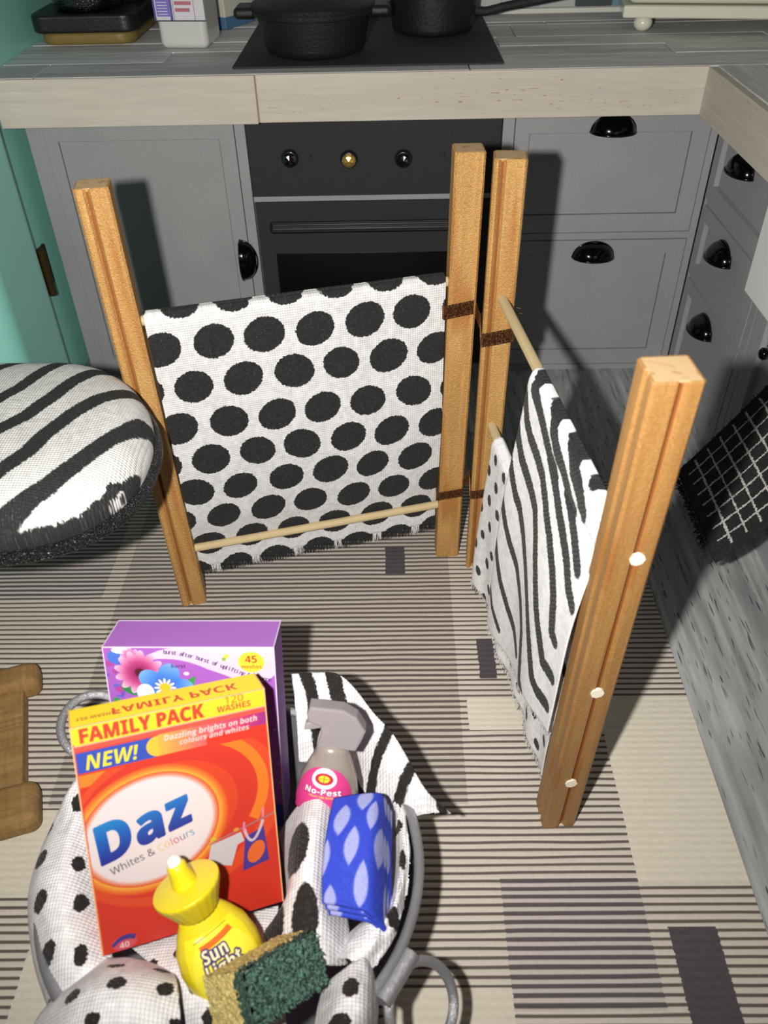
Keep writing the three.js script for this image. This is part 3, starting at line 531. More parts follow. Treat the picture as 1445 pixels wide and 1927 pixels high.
// ---------------------------------------------------------------- ironing board
{
  const ib = thing('ironing_board', 'ironing board with a padded zebra striped cover and brown wooden feet', 'ironing board');
  const T = [
    [[[-0.77, 1.14], [-0.723, 1.071], [-0.70, 1.035], [-0.675, 1.0]], 0.013], [[[-0.76, 1.32], [-0.72, 1.26], [-0.677, 1.189], [-0.655, 1.154], [-0.638, 1.1], [-0.62, 1.05], [-0.595, 1.01]], 0.0135],
    [[[-0.74, 1.44], [-0.69, 1.36], [-0.644, 1.283], [-0.614, 1.241], [-0.587, 1.187], [-0.57, 1.13], [-0.549, 1.085], [-0.521, 1.055], [-0.48, 1.03]], 0.0145],
    [[[-0.71, 1.54], [-0.65, 1.46], [-0.607, 1.388], [-0.579, 1.347], [-0.564, 1.294], [-0.539, 1.235], [-0.508, 1.185], [-0.475, 1.146], [-0.45, 1.12], [-0.42, 1.10]], 0.015],
    [[[-0.63, 1.515], [-0.59, 1.478], [-0.561, 1.452], [-0.528, 1.415], [-0.501, 1.37], [-0.474, 1.318], [-0.447, 1.263], [-0.429, 1.222], [-0.40, 1.19], [-0.36, 1.17]], 0.0145],
  ];
  const lower = [[-0.64, 1.49], [-0.612, 1.486], [-0.559, 1.474], [-0.517, 1.459], [-0.483, 1.436], [-0.456, 1.402], [-0.449, 1.378], [-0.437, 1.366], [-0.424, 1.336], [-0.40, 1.27], [-0.385, 1.22]];
  const sliver = [[-0.462, 1.432], [-0.449, 1.408], [-0.434, 1.372]];
  const ink = (x, z) => {
    let k = 0; for (const [L, w] of T) k = Math.max(k, sstep(w + 0.0015, w - 0.0015, polyDist(x, z, L)[0]));
    let zl = 1.6; for (let i = 0; i < lower.length - 1; i++) if (x >= lower[i][0] && x <= lower[i + 1][0]) zl = mix(lower[i][1], lower[i + 1][1], (x - lower[i][0]) / (lower[i + 1][0] - lower[i][0]));
    if (x > -0.385) zl = 1.2; if (x < -0.64) zl = 1.49;
    k = Math.max(k, sstep(zl - 0.001, zl + 0.001, z));
    const [d, a] = polyDist(x, z, sliver); return k * (1 - sstep(0.0022, 0.0012, d / (0.35 + Math.sin(Math.PI * clamp(a, 0.05, 0.95)))));
  };
  const W = 0.62, H = 0.72, x0 = -0.92, z0 = 0.94;
  const map = clothMap(960, 1100, W, H, x0, -(z0 + H), (x, y) => ink(x, -y), [210, 211, 210], [30, 30, 31]);
  const out = [];                                   // outline from the back edge round the tip to the front edge
  const N = 48; out.push([-1.62, 1.002, 0]); for (let i = 1; i <= 7; i++) out.push([mix(-1.62, -0.66, i / 8), 1.0, 0]);
  for (let i = 0; i <= N; i++) { const a = -Math.PI / 2 + Math.PI * i / N, q = (t) => Math.sign(t) * Math.pow(Math.abs(t), 0.92); out.push([-0.645 + 0.229 * q(Math.cos(a)), 1.245 + 0.243 * q(Math.sin(a)) + 0.03 * Math.max(0, Math.cos(a)) ** 2]); }
  for (let i = 1; i <= 8; i++) out.push([mix(-0.66, -1.62, i / 8), 1.488]);
  const prof = [[0.0, 0.662], [0.35, 0.661], [0.62, 0.657], [0.82, 0.646], [0.93, 0.629], [0.985, 0.606], [1.0, 0.586], [0.985, 0.566], [0.95, 0.553], [0.9, 0.548], [0.0, 0.548]];
  const spine = (p) => [Math.min(p[0], -0.645), 1.247];
  const pos = [], uv = [], idx = [], M = prof.length, fine = [];
  for (let i = 0; i < M - 1; i++) for (let k = 0; k < 3; k++) { const f = k / 3, g = (c) => cr((prof[i - 1] ?? prof[i])[c], prof[i][c], prof[i + 1][c], (prof[i + 2] ?? prof[i + 1])[c], f); fine.push([g(0), g(1)]); }
  fine.push(prof[M - 1]);
  const F = fine.length;
  out.forEach((p) => { const s = spine(p); for (const [f, y] of fine) { const x = mix(s[0], p[0], f), z = mix(s[1], p[1], f), l = 0.004 * (noise(x * 16, z * 16) - 0.5); pos.push(x, y + (y > 0.6 ? l : 0), z); uv.push(x, -z); } });
  for (let i = 0; i < out.length - 1; i++) for (let j = 0; j < F - 1; j++) { const a = i * F + j; idx.push(a, a + F, a + 1, a + 1, a + F, a + F + 1); }
  const g = new THREE.BufferGeometry(); g.setAttribute('position', new THREE.Float32BufferAttribute(pos, 3)); g.setAttribute('uv', new THREE.Float32BufferAttribute(uv, 2)); g.setIndex(idx); g.computeVertexNormals();
  obj('cover', g, std({ map, bumpMap: weaveBumpTex, bumpScale: 0.0016, roughness: 0.85, side: THREE.DoubleSide }), ib);
  // glinting black binding round the underside
  const cv = new THREE.CatmullRomCurve3(out.slice(6, -6).map((p) => { const s = spine(p); return V(mix(s[0], p[0], 0.985), 0.56, mix(s[1], p[1], 0.985)); }));
  obj('edge_binding', new THREE.TubeGeometry(cv, 120, 0.014, 10), std({ color: 0x1b1b1d, roughness: 0.34, metalness: 0.2, bumpMap: tex(256, 256, (u, v) => 255 * noise(u * 90, v * 60, 90, 60), 0.1, 1, 0, 0, false), bumpScale: 0.004 }), ib).userData.label = 'glittering black binding';
  const brown = std({ roughness: 0.75, bumpMap: fibre, bumpScale: 0.001, map: tex(256, 256, (u, v) => { const s = 22 * (noise(u * 40, v * 4, 40, 4) - 0.5) + 14 * (noise(u * 12, v * 60, 12, 60) - 0.5), k = noise(u * 60, v * 8, 60, 8) > 0.9 ? 20 : 0; return [146 + s + k, 113 + s + k, 68 + s + k]; }, 0.3, 0.3) });
  const turn = (g) => { g.rotateY(rad(18.4)); g.translate(-0.757, 0, 1.296); return g; };
  obj('foot_bar', turn(soft(-0.62, 0.004, 0.004, 0.06, -0.042, 0.026, 0.02, false, 0, 0, 4)), brown, ib);
  obj('foot_bar', turn(soft(-0.62, 0.0, 0.004, 0.056, 0.252, 0.345, 0.02, false, 0, 0, 4)), brown, ib);
  obj('foot_panel', turn(soft(-0.5, -0.028, 0.004, 0.044, 0.02, 0.26, 0.004, true)), brown, ib);
  for (const z of [1.32, 1.47]) obj('leg', soft(-1.14, -1.08, 0.03, 0.55, z - 0.03, z + 0.03, 0.008), brown, ib);
}

// ================================================================ THE WASHING TUB AND WHAT IS IN IT
const TUB = V(-0.244, 0.004, 1.806);
{
  const t = thing('washing_tub', 'round silver metal tub with ring handles, crammed with cloths and cleaning things', 'tub', TUB);
  const prof = [[0, 0], [0.232, 0], [0.237, 0.006], [0.258, 0.14], [0.272, 0.243], [0.2685, 0.243], [0.254, 0.14], [0.233, 0.01], [0, 0.01]];
  obj('body', new THREE.LatheGeometry(prof.map((p) => new THREE.Vector2(...p)), 72), steel, t);
  const rim = new THREE.TorusGeometry(0.272, 0.0075, 12, 90); rim.rotateX(Math.PI / 2); rim.translate(0, 0.245, 0); obj('rim', rim, steel, t);
  for (const [a, tilt] of [[33, 42], [221, -24]]) {
    const q = rad(a), ox = Math.cos(q), oz = Math.sin(q), mid = V(ox * (a > 90 ? 0.294 : 0.284), a > 90 ? 0.246 : 0.236, oz * (a > 90 ? 0.294 : 0.284)), tg = V(-oz, 0, ox).multiplyScalar(0.036);
    obj('handle_lug', rod(mid.clone().sub(tg), mid.clone().add(tg), 0.0125, 18), steel, t);
    const g = new THREE.TorusGeometry(0.053, 0.0072, 14, 56); g.rotateX(Math.PI / 2); g.translate(0.053, 0, 0); g.rotateZ(rad(-tilt)); g.rotateY(-q); g.translate(mid.x, mid.y, mid.z);
    obj('ring_handle', g, steel, t);
  }
}
const ellipses = (L, s = 1) => (x, z) => { let k = 0; for (const [a, b, p, q] of L) k = Math.max(k, sstep(1.06, 0.94, Math.hypot((x - a) / (p * s), (z - b) / (q * s)))); return k; };
const bumpy = (amp, f) => (u, v) => amp * (noise(u * f + 11, v * f) - 0.5) + amp * 0.5 * (noise(u * f * 2.3, v * f * 2.3 + 5) - 0.5);
function rumpled(name, label, rows, ink, { nu = 40, nv = 40, thick = 0.003, amp = 0.012, f = 5, group } = {}) {
  const b = bumpy(amp, f), P = (u, v) => { const p = gridPoint(rows, u, v); p.y += b(u, v); return p; };
  let x0 = 9, x1 = -9, z0 = 9, z1 = -9;
  for (let i = 0; i <= 10; i++) for (let j = 0; j <= 10; j++) { const p = P(i / 10, j / 10); x0 = Math.min(x0, p.x); x1 = Math.max(x1, p.x); z0 = Math.min(z0, p.z); z1 = Math.max(z1, p.z); }
  x0 -= 0.01; x1 += 0.01; z0 -= 0.01; z1 += 0.01;
  const W = x1 - x0, H = z1 - z0, map = clothMap(Math.round(W * 1600), Math.round(H * 1600), W, H, x0, -z1, (x, y) => ink(x, -y), [228, 227, 230], [30, 26, 26]);
  const e1 = P(0.5, 0.45), e2 = P(0.55, 0.45), e3 = P(0.5, 0.5), up = e2.sub(e1).cross(e3.sub(e1)).y > 0;
  const g = sheet(P, nu, nv, up ? thick : -thick, (p) => [p.x, -p.z]);
  const m = obj(name, g, clothMat(map, 0.0013));
  return tag(m, label, 'cloth', group);
}
{
  const A = [
    [[-0.375, 0.25, 1.545], [-0.405, 0.28, 1.53], [-0.475, 0.28, 1.555], [-0.492, 0.25, 1.56]],
    [[-0.405, 0.25, 1.62], [-0.445, 0.28, 1.632], [-0.489, 0.287, 1.655], [-0.513, 0.235, 1.655]],
    [[-0.44, 0.265, 1.70], [-0.478, 0.288, 1.715], [-0.507, 0.285, 1.712], [-0.526, 0.225, 1.70]],
    [[-0.453, 0.27, 1.751], [-0.489, 0.287, 1.76], [-0.527, 0.25, 1.742], [-0.552, 0.14, 1.72]], [[-0.445, 0.258, 1.798], [-0.483, 0.292, 1.808], [-0.538, 0.237, 1.783], [-0.566, 0.09, 1.75]],
    [[-0.426, 0.25, 1.858], [-0.467, 0.292, 1.876], [-0.535, 0.235, 1.85], [-0.568, 0.06, 1.83]], [[-0.392, 0.245, 1.93], [-0.441, 0.28, 1.942], [-0.51, 0.22, 1.921], [-0.545, 0.05, 1.905]], [[-0.366, 0.23, 1.966], [-0.421, 0.25, 1.98], [-0.478, 0.2, 1.975], [-0.51, 0.04, 1.96]]];
  const sA = [[-0.52, 1.81, 0.011, 0.013], [-0.498, 1.874, 0.012, 0.013], [-0.47, 1.938, 0.012, 0.013], [-0.441, 1.877, 0.008, 0.013], [-0.423, 1.944, 0.008, 0.013], [-0.529, 1.758, 0.01, 0.011], [-0.482, 1.73, 0.011, 0.015], [-0.458, 1.824, 0.007, 0.012], [-0.45, 1.66, 0.012, 0.012], [-0.485, 1.59, 0.012, 0.01], [-0.55, 1.85, 0.012, 0.012]];
  rumpled('spotted_cloth', 'white black-spotted cloth draped over the left side of the silver tub', A, ellipses(sA), { nu: 44, nv: 70, amp: 0.008 });
  const B = [[[-0.462, 0.19, 1.955], [-0.413, 0.235, 1.938], [-0.36, 0.245, 1.937], [-0.309, 0.235, 1.945]], [[-0.462, 0.235, 1.987], [-0.391, 0.302, 1.985], [-0.336, 0.312, 1.982], [-0.285, 0.285, 1.982]], [[-0.48, 0.22, 2.012], [-0.391, 0.312, 2.024], [-0.325, 0.326, 2.026], [-0.273, 0.292, 2.02]], [[-0.5, 0.14, 2.035], [-0.41, 0.26, 2.061], [-0.332, 0.275, 2.066], [-0.268, 0.25, 2.058]], [[-0.515, 0.02, 2.045], [-0.44, 0.08, 2.09], [-0.36, 0.09, 2.105], [-0.28, 0.09, 2.105]]];
  rumpled('spotted_cloth', 'white black-spotted cloth puffed up in a roll at the near edge of the tub', B, ellipses([[-0.412, 2.001, 0.012, 0.009], [-0.351, 1.996, 0.012, 0.009], [-0.294, 1.997, 0.009, 0.01], [-0.369, 1.962, 0.011, 0.005], [-0.311, 1.963, 0.01, 0.005], [-0.273, 2.034, 0.01, 0.008], [-0.372, 2.036, 0.011, 0.008], [-0.46, 2.03, 0.011, 0.008]]), { amp: 0.006 });
  const Cc = [[[-0.372, 0.225, 1.915], [-0.304, 0.225, 1.895], [-0.244, 0.215, 1.872], [-0.179, 0.2, 1.845]], [[-0.32, 0.25, 1.957], [-0.271, 0.258, 1.943], [-0.225, 0.232, 1.931], [-0.171, 0.215, 1.906]], [[-0.285, 0.255, 1.993], [-0.248, 0.262, 1.986], [-0.212, 0.235, 1.971], [-0.161, 0.21, 1.95]], [[-0.275, 0.21, 2.032], [-0.236, 0.23, 2.038], [-0.194, 0.215, 2.026], [-0.149, 0.2, 2.02]], [[-0.27, 0.1, 2.075], [-0.236, 0.12, 2.078], [-0.194, 0.12, 2.072], [-0.149, 0.12, 2.06]]];
  rumpled('spotted_cloth', 'white black-spotted cloth lying under the yellow bottle in the tub', Cc, ellipses([[-0.297, 1.932, 0.01, 0.009], [-0.268, 1.976, 0.009, 0.011], [-0.234, 1.95, 0.009, 0.01], [-0.334, 1.943, 0.008, 0.006], [-0.245, 2.013, 0.009, 0.01]]), { amp: 0.006 });
  const D = [[[-0.19, 0.2, 1.735], [-0.153, 0.27, 1.728], [-0.12, 0.295, 1.722], [-0.086, 0.255, 1.702]], [[-0.172, 0.225, 1.8], [-0.148, 0.305, 1.797], [-0.115, 0.32, 1.781], [-0.082, 0.25, 1.764]], [[-0.167, 0.22, 1.862], [-0.146, 0.305, 1.858], [-0.116, 0.318, 1.856], [-0.08, 0.24, 1.837]], [[-0.2, 0.2, 1.891], [-0.155, 0.28, 1.904], [-0.106, 0.302, 1.92], [-0.07, 0.225, 1.899]], [[-0.19, 0.19, 1.935], [-0.14, 0.255, 1.95], [-0.097, 0.265, 1.955], [-0.062, 0.21, 1.932]]];
  rumpled('large_dot_cloth', 'white cloth with large black ovals bunched between the orange box and the blue cloth', D, ellipses([[-0.144, 1.815, 0.0175, 0.037], [-0.127, 1.91, 0.0185, 0.038], [-0.178, 1.9, 0.02, 0.034], [-0.095, 1.795, 0.006, 0.03], [-0.066, 1.925, 0.008, 0.033]]), { amp: 0.006 });
  const E = [[[-0.181, 0.3, 1.501], [-0.14, 0.31, 1.507], [-0.095, 0.31, 1.515], [-0.042, 0.305, 1.584], [-0.001, 0.3, 1.637], [0.041, 0.288, 1.715], [0.082, 0.225, 1.716]], [[-0.173, 0.275, 1.547], [-0.132, 0.28, 1.558], [-0.087, 0.285, 1.572], [-0.051, 0.285, 1.624], [-0.017, 0.285, 1.673], [0.02, 0.275, 1.716], [0.055, 0.25, 1.731]], [[-0.168, 0.2, 1.606], [-0.123, 0.205, 1.617], [-0.079, 0.21, 1.627], [-0.06, 0.215, 1.669], [-0.034, 0.22, 1.701], [-0.003, 0.225, 1.723], [0.012, 0.235, 1.731]]];
  const bars = [[[[-0.168, 1.48], [-0.146, 1.529], [-0.137, 1.572], [-0.126, 1.634]], 0.0095], [[[-0.115, 1.488], [-0.104, 1.53], [-0.096, 1.562]], 0.012], [[[0.001, 1.58], [-0.023, 1.634], [-0.043, 1.673], [-0.049, 1.72]], 0.0085], [[[0.042, 1.65], [0.016, 1.687], [-0.005, 1.719], [-0.013, 1.76]], 0.0092], [[[0.052, 1.705], [0.082, 1.74]], 0.0075]];
  rumpled('zebra_cloth', 'black and white zebra cloth hanging over the back rim of the tub', E, (x, z) => { let k = 0; for (const [L, w] of bars) k = Math.max(k, sstep(w + 0.0015, w - 0.0015, polyDist(x, z, L)[0])); return k; }, { nu: 70, nv: 36, amp: 0.006 });
  const Fr = [[[-0.03, 0.2, 1.69], [-0.007, 0.245, 1.70], [0.008, 0.252, 1.708]], [[-0.012, 0.2, 1.774], [0.0, 0.255, 1.795], [0.014, 0.258, 1.796]], [[-0.026, 0.21, 1.851], [-0.008, 0.278, 1.878], [0.004, 0.262, 1.878]], [[-0.072, 0.235, 1.9], [-0.038, 0.292, 1.919], [-0.012, 0.272, 1.927]], [[-0.092, 0.235, 1.934], [-0.064, 0.282, 1.955], [-0.037, 0.262, 1.956]]];
  rumpled('spotted_cloth', 'white black-spotted cloth tucked down inside the right wall of the tub', Fr, ellipses([[-0.01, 1.901, 0.009, 0.013], [-0.046, 1.897, 0.008, 0.006], [0.004, 1.811, 0.005, 0.016], [-0.001, 1.753, 0.005, 0.01]]), { nu: 26, nv: 60, amp: 0.014, f: 7 });
  const Gr = [[[-0.104, 0.24, 1.971], [-0.073, 0.282, 1.966], [-0.046, 0.28, 1.953], [-0.034, 0.24, 1.956]], [[-0.11, 0.25, 2.009], [-0.075, 0.312, 2.013], [-0.044, 0.302, 2.004], [-0.03, 0.235, 1.992]], [[-0.115, 0.23, 2.042], [-0.081, 0.292, 2.05], [-0.046, 0.276, 2.039], [-0.033, 0.2, 2.016]], [[-0.125, 0.1, 2.07], [-0.086, 0.15, 2.08], [-0.05, 0.14, 2.066], [-0.038, 0.1, 2.035]]];
  rumpled('spotted_cloth', 'puffed white cloth with one smudged black spot beside the green scourer', Gr, ellipses([[-0.063, 1.997, 0.011, 0.013], [-0.075, 2.036, 0.014, 0.009]]), { nu: 36, nv: 36, amp: 0.008 });
}

// ---------------------------------------------------------------- the two soap powder boxes
const pose = (o, pos, axis) => { o.position.set(...pos); const a = V(...axis), th = a.length(); o.quaternion.setFromAxisAngle(a.normalize(), th); };
const cardEdge = std({ color: 0xcdbdd4, roughness: 0.8 });
const text = (c, s, x, y, size, fill, { font = 'sans-serif', weight = 'bold', align = 'left', rot = 0, sx = 1, sy = 1, skew = 0, stroke, lw = 4, flip } = {}) => {
  c.save(); c.translate(x, y); c.rotate(rot); c.transform(1, 0, skew, 1, 0, 0); c.scale(sx, flip ? -sy : sy); c.font = `${weight} ${size}px ${font}`; c.textAlign = align; c.textBaseline = 'alphabetic';
  if (stroke) { c.lineWidth = lw; c.lineJoin = 'round'; c.strokeStyle = stroke; c.strokeText(s, 0, 0); }
  c.fillStyle = fill; c.fillText(s, 0, 0); c.restore();
};
const oval = (c, x, y, a, b, fill, rot = 0) => { c.fillStyle = fill; c.beginPath(); c.ellipse(x, y, a, b, rot, 0, 7); c.fill(); };
// a carton: six thin card faces; uv 0..1 on each
function carton(g, W, H, D, mats) {
  const face = (name, w, h, m, f) => { const q = new THREE.BoxGeometry(w, h, 0.0016); q.translate(0, 0, -0.0008); const o = obj(name, q, m, g); f(o); return o; };
  face('front_panel', W - 0.001, H - 0.001, mats.front, (o) => o.position.set(0, H / 2, D / 2));
  face('back_panel', W - 0.001, H - 0.001, mats.side, (o) => { o.position.set(0, H / 2, -D / 2); o.rotation.y = Math.PI; });
  face('side_panel', D - 0.001, H - 0.001, mats.side, (o) => { o.position.set(W / 2, H / 2, 0); o.rotation.y = Math.PI / 2; });
  face('side_panel', D - 0.001, H - 0.001, mats.side, (o) => { o.position.set(-W / 2, H / 2, 0); o.rotation.y = -Math.PI / 2; });
  face('top_flap', W - 0.001, D - 0.001, mats.top, (o) => { o.position.set(0, H, 0); o.rotation.x = -Math.PI / 2; });
  face('base_flap', W - 0.001, D - 0.001, mats.side, (o) => { o.position.set(0, 0, 0); o.rotation.x = Math.PI / 2; });
  const e = 0.0008, bars = [];
  for (const z of [-1, 1]) bars.push(slab(-W / 2, W / 2, H - e, H + e * 0.7, z * D / 2 - e, z * D / 2 + e));
  for (const x of [-1, 1]) bars.push(slab(x * W / 2 - e, x * W / 2 + e, H - e, H + e * 0.7, -D / 2, D / 2), slab(x * W / 2 - e, x * W / 2 + e, 0, H, D / 2 - e, D / 2 + e * 0.6));
  return bars;
}
{
  const g = thing('soap_powder_box', 'orange red soap powder carton with yellow top and a white oval on the front', 'carton');
  pose(g, [-0.2942, 0.2288, 1.8727], [-0.486, 0.3981, -0.0588]);
  const front = canvasTex(744, 990, (c, w, h) => {
    c.fillStyle = '#d93a26'; c.fillRect(0, 0, w, h);
    const Y = (v) => (1 - v) * h, X = (u) => u * w;
    // rings of the swirl
    const rings = [[0.47, 0.52, 0.60, 0.36, '#e2502a'], [0.44, 0.52, 0.53, 0.315, '#d83c28'], [0.40, 0.515, 0.455, 0.285, '#dd4a28']];
    c.save(); c.beginPath(); c.rect(0, Y(0.8), w, h); c.clip();
    c.fillStyle = '#ea8a2c'; c.fillRect(0, Y(0.81), X(0.35), 60);
    for (const [u, v, a, b, f] of rings) oval(c, X(u), Y(v), a * w, b * h, f, -0.28);
    c.lineWidth = 46; c.strokeStyle = '#ee8426'; c.beginPath(); c.ellipse(X(0.43), Y(0.55), 0.53 * w, 0.30 * h, -0.28, -1.0, 0.75); c.stroke();
    c.lineWidth = 60; c.strokeStyle = '#d63a28'; c.beginPath(); c.ellipse(X(0.40), Y(0.53), 0.45 * w, 0.262 * h, -0.28, 0, 7); c.stroke();
    // soft print edge from orange to white
    for (let i = 0; i < 44; i++) { const t = i / 43, q = 1.27 - 0.27 * t, m = mix3([226, 88, 36], t < 0.55 ? [248, 190, 70] : [238, 236, 238], t < 0.55 ? t / 0.55 : (t - 0.55) / 0.45); oval(c, X(0.325), Y(0.50), 0.335 * w * q, 0.213 * h * q, `rgb(${m.map(Math.round)})`, -0.30); }
    oval(c, X(0.325), Y(0.50), 0.335 * w, 0.213 * h, '#eceaee', -0.30);
    c.restore();
    c.fillStyle = '#d93a26'; 
    // bands
    c.fillStyle = '#f3dc2e'; c.fillRect(0, 0, w, Y(0.925)); c.fillStyle = '#f0b7a0'; c.fillRect(0, Y(0.925), w, 5); c.fillStyle = '#e05a4a'; c.fillRect(0, Y(0.92), w, Y(0.9) - Y(0.92));
    text(c, 'FAMILY PACK', 22, Y(0.934), 88, '#d2442c', { sx: 0.84, sy: 0.9, stroke: '#d2442c', lw: 4 }); text(c, '120', 620, Y(0.968), 44, '#b8642c', { align: 'center', weight: 'normal', sx: 1.1 }); text(c, 'WASHES', 618, Y(0.937), 36, '#c24a30', { align: 'center', sx: 0.98 });
    const gr = c.createLinearGradient(X(0.3), 0, w, 0); gr.addColorStop(0, '#f4d23a'); gr.addColorStop(0.22, '#f0b050'); gr.addColorStop(0.5, '#e06a68'); gr.addColorStop(0.8, '#cf3f6c'); gr.addColorStop(1, '#a03090');
    c.fillStyle = gr; c.fillRect(X(0.42), Y(0.9), w, Y(0.817) - Y(0.9)); c.fillStyle = '#d93a26'; c.fillRect(X(0.5), Y(0.845), w, 40);
    c.fillStyle = '#3454c0'; c.fillRect(0, Y(0.895), X(0.4), Y(0.808) - Y(0.895));
    c.fillStyle = '#f2c83e'; c.beginPath(); c.ellipse(X(0.415), Y(0.853), 46, 43, 0, 0, 7); c.fill(); c.fillStyle = gr; c.fillRect(X(0.415), Y(0.897), X(0.25), 86);
    text(c, 'NEW!', 28, Y(0.818), 84, '#f2e63a', { skew: -0.2, sx: 0.92 });
    text(c, 'Dazzling brights on both', 330, Y(0.868), 33, '#f8dcd8', { skew: -0.15, sx: 0.98 }); text(c, 'colours and whites', 388, Y(0.838), 31, '#f6d4d0', { skew: -0.15 });
    // the name
    const bl = c.createLinearGradient(0, -175, 0, 10); bl.addColorStop(0, '#2596dc'); bl.addColorStop(0.45, '#2068c8'); bl.addColorStop(1, '#26309a');
    c.save(); c.translate(X(0.035), Y(0.398)); c.rotate(-0.23); c.transform(1, 0.0, -0.16, 1, 0, 0); c.fillStyle = bl; c.font = 'bold 222px sans-serif'; c.strokeStyle = bl; c.lineWidth = 13; c.lineJoin = 'round'; c.scale(1.0, 1); c.fillText('D', 0, 0); c.strokeText('D', 0, 0); c.scale(0.98, 0.95); c.fillText('a', 166, -4); c.strokeText('a', 166, -4); c.fillText('z', 298, -8); c.strokeText('z', 298, -8); c.restore();
    c.save(); c.translate(X(0.1), Y(0.345)); c.rotate(-0.25); c.font = 'normal 45px sans-serif'; c.fillStyle = '#5a5468'; c.fillText('Whites & ', 0, 0); let x = c.measureText('Whites & ').width; for (const [ch, f] of [['C', '#e8d79a'], ['o', '#e8c87a'], ['l', '#e07878'], ['o', '#d05070'], ['u', '#8a6aa0'], ['r', '#70a0b8'], ['s', '#58a8c8']]) { c.fillStyle = f; c.fillText(ch, x, 0); x += c.measureText(ch).width; } c.restore();
    // washing line with shirt and bag
    c.strokeStyle = '#9a8a90'; c.lineWidth = 5; c.beginPath(); c.moveTo(X(0.62), Y(0.365)); c.lineTo(X(1), Y(0.435)); c.stroke();
    c.fillStyle = '#cfd3d8'; c.beginPath(); c.moveTo(X(0.63), Y(0.36)); c.lineTo(X(0.8), Y(0.385)); c.lineTo(X(0.815), Y(0.34)); c.lineTo(X(0.775), Y(0.33)); c.lineTo(X(0.73), Y(0.24)); c.lineTo(X(0.6), Y(0.28)); c.fill();
    c.fillStyle = '#4a3a98'; c.beginPath(); c.moveTo(X(0.82), Y(0.355)); c.lineTo(X(0.93), Y(0.385)); c.lineTo(X(0.945), Y(0.22)); c.lineTo(X(0.79), Y(0.2)); c.fill();
    c.strokeStyle = '#cfc8d8'; c.lineWidth = 12; c.beginPath(); c.moveTo(X(0.82), Y(0.395)); c.quadraticCurveTo(X(0.85), Y(0.26), X(0.93), Y(0.415)); c.stroke(); oval(c, X(0.875), Y(0.275), 34, 52, '#ea7030', 0.5);
    c.strokeStyle = '#e88aa8'; c.lineWidth = 9; for (const u of [0.815, 0.93]) { c.beginPath(); c.moveTo(X(u), Y(0.375 + (u - 0.8) * 0.4)); c.lineTo(X(u + 0.008), Y(0.42 + (u - 0.8) * 0.4)); c.stroke(); } oval(c, X(0.645), Y(0.385), 12, 9, '#d8c840'); oval(c, X(0.775), Y(0.40), 12, 9, '#e0a040');
    // washes roundel
    oval(c, X(0.115), Y(0.03), 48, 34, '#d85a6a'); c.fillStyle = '#4a3a98'; c.beginPath(); c.moveTo(X(0.05), Y(0.035)); c.quadraticCurveTo(X(0.11), Y(0.085), X(0.18), Y(0.055)); c.lineTo(X(0.17), Y(0.035)); c.quadraticCurveTo(X(0.11), Y(0.06), X(0.055), Y(0.02)); c.fill(); text(c, '40', X(0.115), Y(0.008), 36, '#f4d8d8', { align: 'center' });
    c.fillStyle = '#c8506a'; c.fillRect(0, 66, 5, h * 0.45); c.fillStyle = '#e07030'; c.fillRect(0, h * 0.52, 5, h * 0.48);
  });
  const top = canvasTex(744, 173, (c, w, h) => { c.fillStyle = '#f1d62c'; c.fillRect(0, 0, w, h); text(c, 'FAMILY PACK', 400, 62, 84, '#d2442c', { align: 'center', flip: true, sx: 0.93, sy: 1.05 }); text(c, '120 WASHES', 20, 92, 40, '#c2542c', { flip: true, sx: 0.7 }); c.fillStyle = '#f6e46a'; c.fillRect(0, h - 4, w, 4); });
  const side = std({ color: 0xc03a28, roughness: 0.6 });
  const bars = carton(g, 0.248, 0.3298, 0.0577, { front: std({ map: front, color: 0xd6cccc, roughness: 0.5 }), top: std({ map: top, roughness: 0.5 }), side });
  obj('card_edges', bars.slice(1), std({ color: 0xd9a070, roughness: 0.8 }), g);
}
